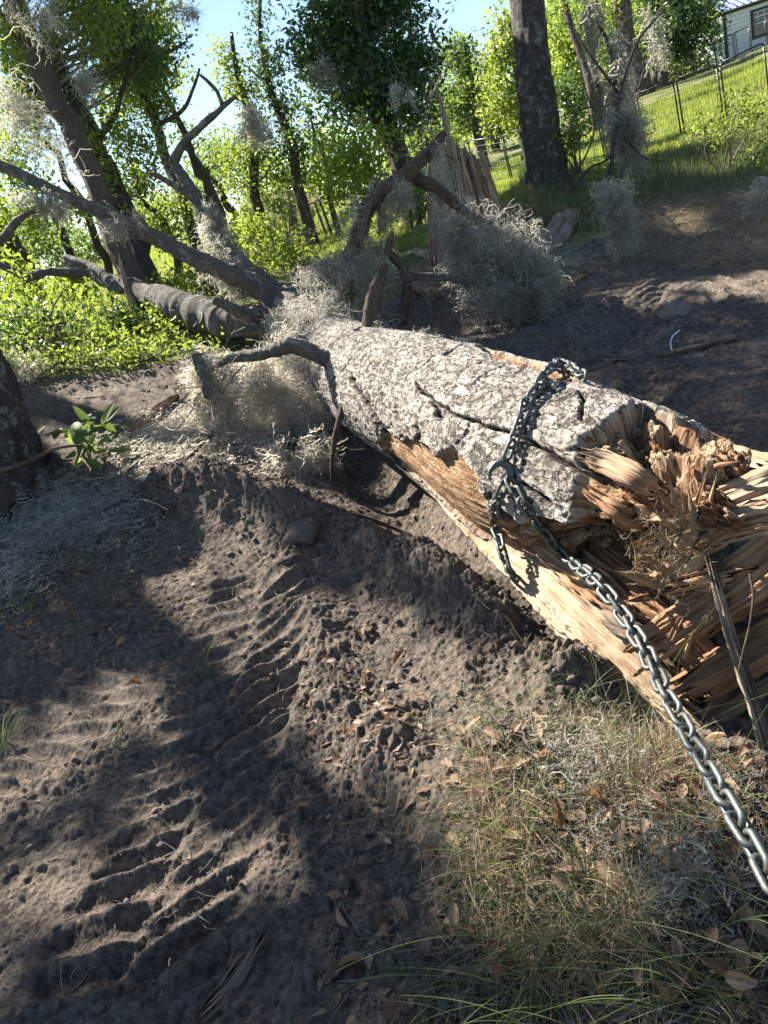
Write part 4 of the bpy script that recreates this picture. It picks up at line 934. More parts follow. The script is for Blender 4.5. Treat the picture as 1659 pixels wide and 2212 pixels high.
# background foliage
GB = 'background trees'
BG = [
 ('leaf_mid', .085, [(60,230,10.5,70,80),(30,120,10.8,70,60)], 1.5, 'mid green tree high at the left edge of the photo'),
 ('leaf_bright', .075, [(60,400,9.8,70,70,.35),(90,480,9.7,60,50,.35),(20,470,9.8,40,60,.3),(20,330,9.8,46,40,.3)], .95, 'bright backlit young tree behind the long bare limb at left'),
 ('leaf_bright', .075, [(205,300,9.7,50,80,.3),(215,390,9.6,50,50,.3),(190,460,9.4,44,40,.3)], .6, 'bright backlit sapling between the two leaning oaks'),
 ('leaf_bright', .08, [(300,400,11,60,60),(290,310,11,50,50),(330,480,10.6,46,50)], 1.3, 'yellow green sapling right of the leaning oaks'),
 ('leaf_mid', .09, [(320,110,13,80,80),(250,200,13,60,70),(340,40,13.3,46,50)], 1.25, 'airy mid green tree high behind the slim oak'),
 ('leaf_far', .11, [(400,300,15.2,36,36),(440,300,15.2,30,24)], .6, 'thin grey green tree left of the bare broken tip'),
 ('leaf_far', .13, [(450,360,18,50,44),(490,330,18,40,40),(430,420,17,40,40)], 1.2, 'low green tree below the bare broken tip'),
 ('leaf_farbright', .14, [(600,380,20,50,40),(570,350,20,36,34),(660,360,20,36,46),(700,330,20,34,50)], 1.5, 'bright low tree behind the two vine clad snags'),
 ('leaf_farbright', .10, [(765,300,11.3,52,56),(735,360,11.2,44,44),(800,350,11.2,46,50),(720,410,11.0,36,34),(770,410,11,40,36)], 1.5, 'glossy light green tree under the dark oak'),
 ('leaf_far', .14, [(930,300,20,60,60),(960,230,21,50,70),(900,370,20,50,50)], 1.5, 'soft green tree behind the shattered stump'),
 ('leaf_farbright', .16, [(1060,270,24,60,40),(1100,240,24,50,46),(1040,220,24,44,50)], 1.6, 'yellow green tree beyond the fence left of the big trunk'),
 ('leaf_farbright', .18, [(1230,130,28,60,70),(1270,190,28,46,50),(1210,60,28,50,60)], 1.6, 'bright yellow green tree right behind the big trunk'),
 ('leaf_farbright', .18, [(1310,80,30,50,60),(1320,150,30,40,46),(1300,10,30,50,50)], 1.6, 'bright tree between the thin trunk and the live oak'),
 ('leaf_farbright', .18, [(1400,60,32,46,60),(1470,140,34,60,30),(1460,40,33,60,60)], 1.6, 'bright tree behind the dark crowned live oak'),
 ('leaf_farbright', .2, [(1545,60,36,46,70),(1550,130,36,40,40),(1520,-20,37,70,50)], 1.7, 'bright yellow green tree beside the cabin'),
 ('leaf_dark', .14, [(1215,200,20,34,34),(1250,215,20,30,22)], 1.8, 'dark low bush tree right behind the big trunk'),
]
for lm, lf, bl, cov, lab in BG:
    b = bl[0]; c = at(*b[:3]); z = float(ground_h(c[0], c[1])[0]); top = c
    root = empty('leafy_tree', (c[0], c[1], z), lab, 'tree', GB)
    P = [np.array([c[0], c[1], z-.1]), np.array([c[0]+.15, c[1], (z+c[2])/2]), c]
    V, Fc, tc = tube(P, [.012*b[2]*.6, .010*b[2]*.6, .004*b[2]*.6], seg=8, n=20, amp=.1, seed=sd_(), wob=.1)
    mesh_np('trunk', V, Fc, MT['bark_oak'], root, {'tc': tc, 'v': np.zeros(len(V))})
    mesh2('crown', foliage_parts(bl, lf, cov, stem=resample(P, 20)), [MT[lm], MT['twig']], root)

# shrubs
GS = 'shrubs at the foot of the trees'
for lm, lf, bl, cov, lab in [
 ('leaf_bright', .06, [(60,700,7.3,90,56),(110,640,7.6,56,44),(20,640,7.5,50,50),(130,740,7.1,60,30)], .36, 'yellow green shrub low at the left edge behind the dirt'),
 ('leaf_bright', .055, [(215,715,7.4,66,46),(270,750,7.2,66,26),(190,660,7.9,46,44)], .36, 'yellow green shrub in front of the split oak foot'),
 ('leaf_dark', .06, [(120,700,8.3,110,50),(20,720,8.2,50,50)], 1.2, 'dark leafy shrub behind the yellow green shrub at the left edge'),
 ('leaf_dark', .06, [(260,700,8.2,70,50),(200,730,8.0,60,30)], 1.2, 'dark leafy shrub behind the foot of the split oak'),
 ('leaf_mid', .055, [(355,690,7.9,44,46),(370,735,7.5,56,26)], 1.5, 'darker green shrub right of the split oak foot'),
 ('leaf_bright', .06, [(380,625,9,56,44),(430,600,9.4,46,36),(470,625,9.2,40,26)], 1.3, 'bright shrub behind the pale fallen limb'),
 ('leaf_bright', .07, [(30,600,9,50,36),(160,620,9.4,40,30)], 1.5, 'bright shrub beyond the fallen limbs at left'),
 ('leaf_farbright', .08, [(560,500,13,44,36),(600,530,12,60,30),(540,540,11,40,30),(650,560,12,60,24)], 1.5, 'low yellow shrub in the clearing left of the black gate panel'),
 ('leaf_far', .09, [(600,450,18,70,24),(540,470,17,40,24)], 1.3, 'low grey green shrub further back in the clearing'),
 ('leaf_mid', .10, [(880,430,11,40,40),(930,420,11,36,40)], 1.5, 'green shrub behind the mossy stump'),
 ('leaf_mid', .06, [(1230,300,8.9,34,34),(1260,260,9,26,30),(1205,330,8.9,26,40)], .9, 'leafy shoots at the right foot of the big straight trunk'),
 ('leaf_mid', .05, [(1560,270,8.6,60,30),(1620,240,8.4,50,50),(1650,330,7.8,40,40)], .8, 'thin leafed shrub at the right edge in front of the fence'),
 ('leaf_far', .16, [(1470,165,27,30,18),(1505,150,28,26,20)], 1.6, 'dark green shrub by the far pen fence'),
 ('leaf_bright', .06, [(1330,400,7.6,34,20),(1290,385,7.8,30,20)], .7, 'small green weeds behind the hanging moss'),
 ]:
    bush('shrub', lab, bl, lf, lm, cov, GS)

def woods(name, label, lst, leaf, lm, cov):
    o = mesh2(name, foliage_parts(lst, leaf, cov, clump=leaf*3), [MT[lm], MT['twig']])
    return tag(o, label, 'woodland', None, 'stuff')
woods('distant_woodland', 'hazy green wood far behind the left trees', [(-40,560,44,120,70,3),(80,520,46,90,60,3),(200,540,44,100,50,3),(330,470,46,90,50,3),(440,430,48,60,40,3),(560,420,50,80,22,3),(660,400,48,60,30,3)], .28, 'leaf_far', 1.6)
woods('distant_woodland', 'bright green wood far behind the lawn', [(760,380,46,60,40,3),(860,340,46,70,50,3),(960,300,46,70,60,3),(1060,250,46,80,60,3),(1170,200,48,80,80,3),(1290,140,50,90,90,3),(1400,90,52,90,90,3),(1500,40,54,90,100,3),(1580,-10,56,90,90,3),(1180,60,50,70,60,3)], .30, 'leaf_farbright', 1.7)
# ------------------------------------------------------------------ shattered stump
sp = on_ground(1000, 560); stump = empty('shattered_stump', at(1010, 560, 7.6), 'tall shattered tree stump of torn orange wood behind the moss', 'stump')
g = np.random.default_rng(61)
ST = [([(1015,640,7.8),(1008,450,7.8),(996,370,7.8),(986,330,7.8)],[120,110,80,40],.28,'wood_grey'),
 ([(972,330,7.5),(963,270,7.5),(955,230,7.5),(944,195,7.5)],[14,13,10,6],.05,'wood_grey')]
for k in range(26):
    u_ = (k+.5)/26; x = 935+118*u_+g.normal()*3; tp = 292+95*max(0, u_-.45)+40*max(0, .3-u_)+g.uniform(-14, 50); bx = x+(u_-.5)*50+26; w_ = g.uniform(8, 20); t_ = 7.45-.25*sin(pi*u_)+g.uniform(-.05, .05)
    ST.append(([(bx, 640, t_), ((bx+x)/2+g.normal()*3, (600+tp)/2, t_), (x-6, tp+20, t_), (x-10+g.normal()*3, tp, t_)], [w_*1.3, w_*1.2, w_*.8, w_*.3], .035, ['wood_orange', 'wood_pale', 'wood_orange', 'wood_grey', 'wood_pale'][k % 5]))
for k, (p, w_, th, mm) in enumerate(ST):
    slab_obj('stave', mm, p, w_, th, stump, None, (.02, .12), float(g.uniform(0, .3)), seed=600+k, Nc=24 if k < 1 else 10, K=60, rough=.010, taper=False)
stump.children[1]['label'] = 'thin upright spire of grey wood'

# ------------------------------------------------------------------ broken wood lying about
GW = 'broken wood on the dirt'
WD = [('wood_chunk', 'big ribbed slab of torn trunk wood lying right of the hanging moss', 'wood_grey', [(1165,555,6.2),(1195,515,6.3),(1230,475,6.5)], [52,62,56], .12),
 ('wood_chunk', 'pale upright piece of split wood right of the hanging moss', 'wood_pale', [(1335,525,6.1),(1345,505,6.1),(1358,485,6.1)], [22,24,12], .06),
 ('wood_chunk', 'thick orange splinter leaning out of the debris right of the stump', 'wood_orange', [(1085,520,6.9),(1120,480,7.0),(1165,445,7.1)], [26,30,16], .08),
 ('wood_plank', 'thin pale slat lying across the debris right of the stump', 'wood_pale', [(1080,455,7.2),(1130,450,7.2),(1190,470,7.1)], [9,13,7], .04),
 ('wood_plank', 'thin orange slat pointing at the big straight trunk', 'wood_orange', [(1130,500,6.8),(1165,470,6.9),(1215,440,7.0)], [8,12,6], .04),
 ('wood_chunk', 'brown rotted chunk behind the short upright stub', 'wood_orange', [(880,610,6.2),(925,635,6.1),(975,650,6.0)], [34,46,28], .14),
 ('wood_plank', 'long torn plank lying flat behind the big ribbed slab', 'wood_orange', [(1140,430,7.3),(1200,455,7.1),(1260,462,7.0),(1310,465,6.9)], [16,20,18,10], .05),
 ('wood_plank', 'reddish plank sticking out below the hanging moss', 'wood_orange', [(1195,640,5.5),(1225,618,5.6),(1255,598,5.7)], [14,22,14], .05),
 ('wood_chunk', 'pale torn chunk under the arched limb', 'wood_pale', [(895,548,6.7),(935,560,6.6),(985,580,6.5),(1020,590,6.5)], [14,30,40,24], .08),
 ('wood_chunk', 'orange broken chunk below the pale torn chunk', 'wood_orange', [(925,590,6.4),(970,600,6.3),(1005,605,6.3)], [20,34,24], .08),
 ('wood_plank', 'orange split log piece lying on the dirt left of the grey moss', 'wood_orange', [(285,935,5.3),(320,905,5.4),(375,872,5.5)], [10,20,10], .07),
 ('wood_plank', 'thin torn plank on the dirt right of the tyre tracks', 'wood_pale', [(1450,535,5.8),(1480,520,5.8),(1500,517,5.8)], [8,12,6], .03),
 ('wood_chunk', 'small sunlit wood chip in the straw at right', 'wood_pale', [(1480,490,6.5),(1496,484,6.5),(1512,482,6.5)], [8,14,8], .03),
 ('wood_plank', 'pale strip of wood in the shaded track behind the trunk', 'wood_grey', [(1290,765,4.4),(1315,778,4.3),(1340,790,4.2)], [5,9,4], .02),
 ('post', 'old dark square post lying on the dirt behind the trunk', 'wood_grey', [(1432,777,4.15),(1500,757,4.2),(1590,735,4.25)], [9,11,8], .05),
 ('wood_plank', 'weathered board lying half buried in the dirt', 'wood_grey', [(1432,700,4.7),(1460,690,4.72),(1490,672,4.75)], [60,64,60], .02),
 ('wood_plank', 'short sunken board at the left foot of the hanging moss', 'wood_grey', [(1030,700,5.7),(1070,695,5.6),(1120,680,5.6)], [6,9,6], .03),
 ('wood_plank', 'rough bark covered piece of wood at the bottom edge', 'wood_grey', [(450,2195,1.52),(500,2130,1.55),(545,2070,1.6)], [26,46,30], .02),
 ('wood_plank', 'long weathered stick slanting down at the right edge', 'wood_grey', [(1540,1235,1.86),(1580,1380,1.84),(1625,1510,1.82),(1665,1640,1.8)], [20,26,30,30], .02),
]
for k, (nm, lab, mm, p, w_, th) in enumerate(WD):
    if lab[:19] != 'long weathered stic':
        Q = []
        for q in p:
            gg = gp(q[0], q[1]); z = float(ground_h(gg[0], gg[1])[0]); Q.append(np.array([gg[0], gg[1], z+th*.3]))
        W_ = [a*pxm(float((q-CAM)@fwd)) for a, q in zip(w_, Q)]
        nrm = np.array([0, -.45, .9]) if k not in (1,) else CAMD(Q[1])
    else:
        Q = [at(*q) for q in p]; W_ = [a*pxm(q[2]) for a, q in zip(w_, p)]; nrm = CAMD(Q[1])
    V, Fc, tc = slab(Q, W_, th, nrm, (.08, .10) if 'old dark' not in lab and 'board' not in lab else (.0, .0), seed=700+k, Nc=28, K=70, rough=.006 if 'old dark' not in lab and 'board' not in lab else .001)
    o = mesh_np(nm, V, Fc, MT[mm], None, {'tc': tc, 'v': np.full(len(V), .75 if 'old dark' in lab or 'board' in lab else (.5 if 'rough' in lab else .15))}); tag(o, lab, 'wood', GW)

# ------------------------------------------------------------------ fence of black pen panels
def frame_pipe(P, r, seg=6): V, Fc, tc = tube(P, [r]*len(P), seg=seg, n=len(P)*2); return V, Fc, tc
def panel(parent, A, B, h, up, wires=14, rows=6, r=.017):
    """A,B bottom corners"""
    A = np.asarray(A); B = np.asarray(B); W = B-A; L = np.linalg.norm(W); W = W/L; a = A+W*.03; b = B-W*.03; c_ = .06
    b1 = Buf(); pts_ = [a, a+up*(h-c_), a+up*(h-c_*.3)+W*c_*.3, a+up*h+W*c_, b+up*h-W*c_, b+up*(h-c_*.3)-W*c_*.3, b+up*(h-c_), b]
    for q0, q1 in zip(pts_[:-1], pts_[1:]): V, Fc, tc = tube([q0, q1], [r, r], seg=6, n=2); b1.add(V, Fc, tc=tc)
    V, Fc, tc = tube([a+up*.06, b+up*.06], [r*.7]*2, seg=6, n=2); b1.add(V, Fc, tc=tc)
    f = b1.build('panel', MT['fence'], parent)
    b2 = Buf()
    for k in range(1, wires): q = a+(b-a)*k/wires; V, Fc, tc = tube([q+up*.06, q+up*(h-.005)], [.0026]*2, seg=3, n=2, cap=False); b2.add(V, Fc, tc=tc)
    for k in range(1, rows+1): q = up*(.06+(h-.06)*k/(rows+1)); V, Fc, tc = tube([a+q, b+q], [.0019]*2, seg=3, n=2, cap=False); b2.add(V, Fc, tc=tc)
    o = b2.build('wire_mesh', MT['fence'], None, False)
    o.parent = f; o.location = -np.array(parent.location); 
    return f
def fence(label, posts, t_of, h=.95, group='black wire pen fences', wires=14):
    base = []
    for (x, y), t in zip(posts, t_of):
        p = at(x, y, t); z = float(ground_h(p[0], p[1])[0]); base.append(np.array([p[0], p[1], z-.02]))
    root = empty('wire_fence', base[0], label, 'fence', group); up = np.array([-.06, 0, 1.0]); up /= np.linalg.norm(up)
    for A, B in zip(base[:-1], base[1:]): panel(root, A, B, h, up, wires)
    return root
fence('long run of black wire panels crossing the sunlit lawn', [(1035,412),(1106,386),(1208,364),(1310,342),(1392,316),(1476,291),(1568,262),(1668,232)], [17,16,14.6,13.7,13,12.6,12.4,12.2], .97)
fence('short black panels left of the glossy light green tree', [(683,535),(709,517),(721,522),(790,500),(860,475),(930,450),(985,430)], [18,18.2,17.6,17.8,18,18,17.6], .95, wires=8)
fence('far run of black panels behind the live oaks', [(1160,300),(1236,285),(1262,278),(1330,262),(1400,246),(1450,230),(1512,214),(1554,205),(1600,180)], [27,27,27,27,27,27,28,28.5,29], .97, wires=10)
fence('small black pen in front of the white cabin', [(1560,150),(1590,138),(1625,130),(1660,122),(1700,112)], [28.5,28.5,28.5,28.5,28.5], 1.0, wires=10)
# ------------------------------------------------------------------ cabin and mobile home
def simple(name, c, rough=.6, metal=0.0, spec=.3):
    m, t, p = newmat(name); p.inputs['Base Color'].default_value = (*c, 1); p.inputs['Roughness'].default_value = rough; p.inputs['Metallic'].default_value = metal; p.inputs['Specular IOR Level'].default_value = spec
    q = N(t); n = q.noise(q.attr('tc', 'Vector'), 6, 5, .6); t.links.new(q.mix(q.math('MULTIPLY', n, .35), c, tuple(x*.6 for x in c)), p.inputs['Base Color']); return m
MT['siding'] = simple('pale_grey_siding', (.74, .77, .78)); MT['trim'] = simple('dark_trim', (.035, .03, .035)); MT['roofm'] = simple('pale_metal_roof', (.62, .68, .76), .35, .3)
MT['roofb'] = simple('blue_roof_rib', (.09, .16, .42), .4); MT['glass'] = simple('dark_window_glass', (.02, .025, .03), .1, 0, .6); MT['skirt'] = simple('brown_skirt', (.16, .10, .08)); MT['white'] = simple('white_paint', (.78, .78, .76))
hb = at(1572, 146, 32.0); hz = float(ground_h(hb[0], hb[1])[0]); hb = np.array([hb[0], hb[1], hb[2]])
cabin = empty('cabin', hb, 'small pale sided cabin with dark trim and ribbed metal roof at the top right', 'cabin')
ca = radians(-4); HX = np.array([cos(ca), sin(ca), 0]); HY = np.array([-sin(ca), cos(ca), 0]); HZ = np.array([0, 0, 1.0]); HR = np.array([HX, HY, HZ])
def hp(x, y, z): return hb+HX*x+HY*y+HZ*z
WL, WD_, WH = 7.0, 4.2, 2.12
b = Buf()
for k in range(12): box(b, hp(WL/2, .02-(.012 if k % 1 == 0 else 0), .10+(k+.5)*(WH-.1)/12), (WL, .05, (WH-.1)/12-.012), HR)
box(b, hp(WL/2, WD_/2+.06, WH/2+.05), (WL-.02, WD_, WH-.1), HR)
b.build('wall', MT['siding'], cabin, False)
b = Buf(); box(b, hp(.0, -.02, WH/2), (.12, .1, WH), HR); b.build('corner_trim', MT['trim'], cabin, False)
b = Buf(); box(b, hp(WL/2, -.06, WH+.05), (WL+.3, .16, .14), HR); b.build('fascia', MT['trim'], cabin, False)
b = Buf(); box(b, hp(WL/2, WD_/2, -.35), (WL-.1, WD_-.1, .9), HR); b.build('skirt', MT['skirt'], cabin, False)
pit = radians(24); RX = HX; RY = HY*cos(pit)+HZ*sin(pit); RZ = np.cross(RX, RY); RRm = np.array([RX, RY, RZ]); rl = (WD_/2+.25)/cos(pit)
RY2 = HY*cos(pit)-HZ*sin(pit); RZ2 = np.cross(RX, RY2)
e0 = hp(WL/2, -.22, WH+.10)
b = Buf(); box(b, e0+RY*rl/2, (WL+.4, rl, .04), RRm); box(b, e0+RY*rl+RY2*rl/2+RZ2*.003, (WL+.4, rl, .04), np.array([RX, RY2, RZ2])); rf = b.build('roof', MT['roofm'], cabin, False)
b = Buf()
for k in range(24): box(b, e0+RX*(-WL/2-.1+k*.31)+RY*rl/2+RZ*.035, (.10, rl-.02, .03), RRm)
o = b.build('roof_ribs', MT['roofb'], None, False); o.parent = rf; o.location = -np.array(hb)
wx, wz, ww, wh = 1.8, 1.36, 1.1, 1.05
b = Buf()
for (x, z, sx, sz) in ((wx-ww/2, wz, .09, wh+.1), (wx+ww/2, wz, .09, wh+.1), (wx, wz-wh/2, ww+.1, .09), (wx, wz+wh/2, ww+.1, .09)): box(b, hp(x, -.05+(.003 if sx > sz else 0), z), (sx, .08, sz), HR)
win = b.build('window', MT['trim'], cabin, False)
b = Buf(); box(b, hp(wx, -.016, wz), (ww-.06, .02, wh-.06), HR); o = b.build('pane', MT['glass'], None, False); o.parent = win; o.location = -np.array(hb)
b = Buf()
for k in range(1, 4): box(b, hp(wx-ww/2+ww*k/4, -.032, wz+wh*.25), (.03, .015, wh*.5), HR)
for z in (0, .25, .44): box(b, hp(wx, -.036, wz+wh*z), (ww-.1, .02, .035), HR)
o = b.build('sash', MT['white'], None, False); o.parent = win; o.location = -np.array(hb)
mb = at(1400, 175, 38.0); mh = empty('mobile_home', mb, 'pale green mobile home half hidden behind the live oaks', 'mobile home')
b = Buf(); box(b, mb+HZ*.2, (6.5, 3, 1.7), HR); b.build('wall', MT['siding'], mh, False)
b = Buf(); box(b, mb+HZ*1.15-HY*.3, (6.9, 3.4, .14), HR); b.build('roof', MT['white'], mh, False)
b = Buf(); box(b, mb+HZ*1.0-HY*1.75, (6.8, .1, .12), HR); b.build('fascia', MT['skirt'], mh, False)
b = Buf(); box(b, mb+HZ*.35-HY*1.53+HX*.6, (.7, .06, .6), HR); b.build('window', MT['glass'], mh, False)
bx_ = at(1502, 119, 36); o_ = Buf(); box(o_, bx_, (.7, .5, .8), HR); box(o_, bx_+HZ*.42, (.76, .56, .06), HR); box(o_, bx_-HZ*.6, (.1, .1, .6), HR); tag(o_.build('white_box', MT['white'], None, False), 'small white utility box beside the palm', 'box')
# palm
pb = at(1485, 140, 29); pz = float(ground_h(pb[0], pb[1])[0]); palm = empty('cabbage_palm', (pb[0], pb[1], pz), 'small fan palm left of the white cabin', 'palm')
pt = at(1488, 100, 29); V, Fc, tc = tube([np.array([pb[0], pb[1], pz-.1]), pt], [.28, .24], seg=14, n=24, amp=.2, seed=3); mesh_np('trunk', V, Fc, MT['bark_far'], palm, {'tc': tc, 'v': np.zeros(len(V))})
g = np.random.default_rng(88); PP = []; WW = []
for k in range(16):
    d = g.normal(size=3); d[2] = abs(d[2])*.8-.15; d /= np.linalg.norm(d); c = pt+d*.7; s = np.cross(d, [0, 0, 1.0]); s /= np.linalg.norm(s); n_u = np.cross(s, d)
    for a in np.linspace(-1.4, 1.4, 17):
        q = d*cos(a)+s*sin(a); PP.append([c, c+q*.4+n_u*.02, c+q*.75-np.array([0, 0, .12])]); WW.append([.03, .05, .008])
    PP.append([pt, pt+d*.35, c]); WW.append([.04, .03, .03])
V, Fq_ = ribbons(np.array(PP), np.array(WW), seed=2); mesh_np('fronds', V, Fq_, MT['leaf_mid'], palm, {'v': np.repeat(g.uniform(0, 1, len(PP)), 6)}, False)
# ------------------------------------------------------------------ moss
moss('grey moss drape hanging nearest the shattered stump', 975, 490, 5.8, 34, 50, 900, .2, .0032)
moss('wide grey moss drape in the middle of the moss curtain', 1050, 535, 5.75, 50, 85, 1900, .24, .0032, ang=.2)
moss('dark moss drape at the right of the moss curtain', 1118, 560, 5.7, 48, 95, 1900, .24, .0032, ang=.25)
moss('short moss drape ending the moss curtain on the right', 1165, 590, 5.65, 26, 80, 1000, .2, .0032)
moss('lower skirt of the moss curtain touching the dirt', 1100, 640, 5.6, 74, 34, 1100, .16, .0032)
moss('moss shreds hanging under the moss curtain beside the torn chunks', 1020, 600, 5.8, 46, 50, 800, .2, .0032)
moss('moss hanging over the front of the shattered stump', 940, 400, 6.6, 24, 60, 600, .2, .004)
moss('moss tangle on top of the arched limb', 925, 320, 5.6, 22, 26, 260, .12, .003, curl=1.4)
moss('moss tangle along the arched limb right of the dark oak', 830, 430, 5.6, 50, 36, 900, .16, .003)
moss('moss draped over the upright part of the arched limb', 770, 540, 5.7, 56, 60, 1100, .18, .003)
moss('thin moss wisps left of the arched limb', 700, 565, 6.0, 70, 26, 600, .16, .003, curl=1.4)
moss('grey moss heaped at the fork of the trunk', 700, 640, 5.8, 80, 60, 1300, .2, .0032)
moss('grey moss hanging below the fork in front of the trunk', 650, 700, 5.5, 80, 56, 900, .2, .003)
moss('moss tuft round the foot of the broken upright stub', 815, 745, 4.75, 44, 36, 900, .13, .0025, curl=1.3)
moss('moss tuft on the trunk at the crossing limb', 835, 800, 4.55, 44, 30, 800, .11, .0025, curl=1.3)
moss('strip of moss along the top of the trunk', 960, 735, 4.5, 110, 12, 700, .10, .0025, ang=-.25)
moss('pale moss tassel at the left of the crossing limb', 432, 850, 4.9, 24, 70, 900, .2, .0026)
moss('long pale moss drape under the bend of the crossing limb', 485, 875, 4.9, 34, 105, 1900, .22, .0026)
moss('pale moss drape between the crossing limb and the trunk', 545, 880, 4.95, 28, 100, 1300, .22, .0026)
moss('brownish moss drape against the side of the trunk', 610, 870, 5.0, 34, 110, 1900, .22, .0026)
moss('low moss drape reaching the dirt under the trunk', 665, 930, 4.9, 34, 100, 1600, .22, .0026)
moss('moss hem hanging to the dirt left of the thin hanging stick', 640, 990, 4.5, 50, 50, 1300, .2, .0028)
moss('moss tuft under the trunk behind the thin hanging stick', 700, 900, 5.1, 40, 40, 600, .2, .003)
moss('moss wisps at the tip of the crossing limb', 440, 810, 4.9, 46, 26, 500, .15, .0025, curl=1.3)
moss('moss on the rising fork limb', 450, 480, 7.0, 26, 50, 900, .2, .004, ang=.6)
moss('moss under the rising fork limb', 470, 560, 6.9, 60, 40, 1000, .22, .004)
moss('moss hanging from the tip of the rising limb', 535, 250, 6.9, 13, 46, 500, .26, .004, ang=.5)
moss('pale moss at the left end of the long bare limb', 80, 440, 5.8, 50, 22, 450, .2, .003, curl=1.3)
moss('sunlit moss halfway along the long bare limb', 250, 480, 6.0, 60, 24, 300, .18, .003, curl=1.4)
moss('big pale moss clump hanging at the left edge', 25, 270, 6.5, 60, 80, 520, .32, .0034, curl=1.2)
moss('pale moss clump in the top left corner', 60, 20, 6.8, 60, 60, 260, .30, .0034, curl=1.3)
moss('thin moss among the leaves right of the leaning oak', 180, 175, 8.2, 26, 26, 300, .26, .005, curl=1.2)
moss('moss wisp hanging into the sky at the top', 395, 12, 9, 34, 14, 130, .3, .005)
moss('dark moss column hanging before the live oak', 1335, 170, 8.5, 20, 90, 1700, .3, .006)
moss('moss mass at the foot of the dead sapling', 1350, 270, 8.3, 40, 50, 1500, .26, .0055)
moss('pale moss tassel hanging low right of the sapling', 1325, 455, 6.1, 30, 72, 1500, .2, .0035)
moss('moss draped over the dead sapling top', 1280, 40, 8.6, 26, 60, 600, .26, .005)
moss('moss clump at the right edge above the straw', 1655, 410, 5.8, 26, 30, 600, .18, .0035)
moss('moss in the dark oak crown', 700, 150, 11.6, 20, 40, 260, .4, .006)
moss('moss caught in twigs before the dark oak', 868, 205, 5.7, 26, 13, 200, .1, .003, curl=1.5)
moss('moss hanging from the dark crowned live oak', 1400, 70, 20, 16, 50, 300, .6, .012)
moss('grey moss tangle lying right of the split oak roots', 60, 790, 6.9, 70, 30, 500, .2, .004)
GM = 'moss lying on the ground'
moss('carpet of pale moss lying under the moss curtains', 430, 960, 4.7, 200, 60, 4200, .16, .0028, lie=True, group=GM)
moss('carpet of moss and sticks at the foot of the edge trunk', 130, 1130, 4.1, 170, 90, 4200, .18, .0030, lie=True, group=GM)
moss('grey moss patch on the dirt at the left edge', 30, 1270, 3.6, 70, 50, 1200, .15, .0028, lie=True, group=GM)
moss('moss patch lying under the fork of the trunk', 560, 820, 6.0, 150, 40, 1500, .18, .004, lie=True, group=GM)
moss('moss strewn on the dirt right of the moss curtain', 1200, 560, 6.0, 60, 40, 700, .18, .0035, lie=True, group=GM)
moss('curly moss tangle in the lower right litter', 1480, 1960, 1.35, 150, 100, 420, .10, .0019, lie=True, group=GM, curl=1.5)
moss('pale moss tangle in the litter near the plank tip', 1290, 1700, 1.6, 130, 80, 380, .10, .0017, lie=True, group=GM, curl=1.5)
# dead sapling that carries hanging moss
ds = empty('dead_sapling', on_ground(1300, 440), 'thin dead sapling draped in moss in front of the lawn', 'sapling')
for p, w_ in [([(1300,445,7.6),(1318,400,7.6),(1326,340,7.8),(1330,290,8.1),(1335,200,8.4),(1318,110,8.6),(1290,20,8.8),(1270,-60,9)],[9,10,9,9,9,8,7,6]),
              ([(1335,200,8.4),(1270,120,8.4),(1240,60,8.4)],[6,5,3]),([(1330,230,8.4),(1370,110,8.2),(1410,55,8.2),(1440,20,8.2)],[7,6,5,3]),([(1326,330,7.9),(1290,355,7.7),(1230,420,7.5)],[5,5,4]),([(1318,380,7.6),(1325,420,6.3),(1328,440,6.1)],[5,4,3]),
              ([(1290,242,8.5),(1262,200,8.5),(1255,130,8.5)],[4,3,2]),([(1350,300,8.3),(1390,340,8.2),(1440,350,8.2)],[4,3,2])]:
    V, Fc, tc = tube([at(*q) for q in p], [a*.5*pxm(q[2]) for a, q in zip(w_, p)], seg=8, n=len(p)*10, amp=.1, seed=sd_(), wob=.03)
    mesh_np('stem', V, Fc, MT['bark_oak'], ds, {'tc': tc, 'v': np.zeros(len(V))})
o = twig_mesh([(1330,220,8.3,10,.8,.5,.2),(1300,110,8.5,10,.8,-.3,-.2),(1340,300,8.2,10,.7,.6,.3),(1400,60,8.2,6,.6,.5,.5),(1320,380,7.6,8,.5,0,.5)], 31, ds); o['kind'] = 'stuff'

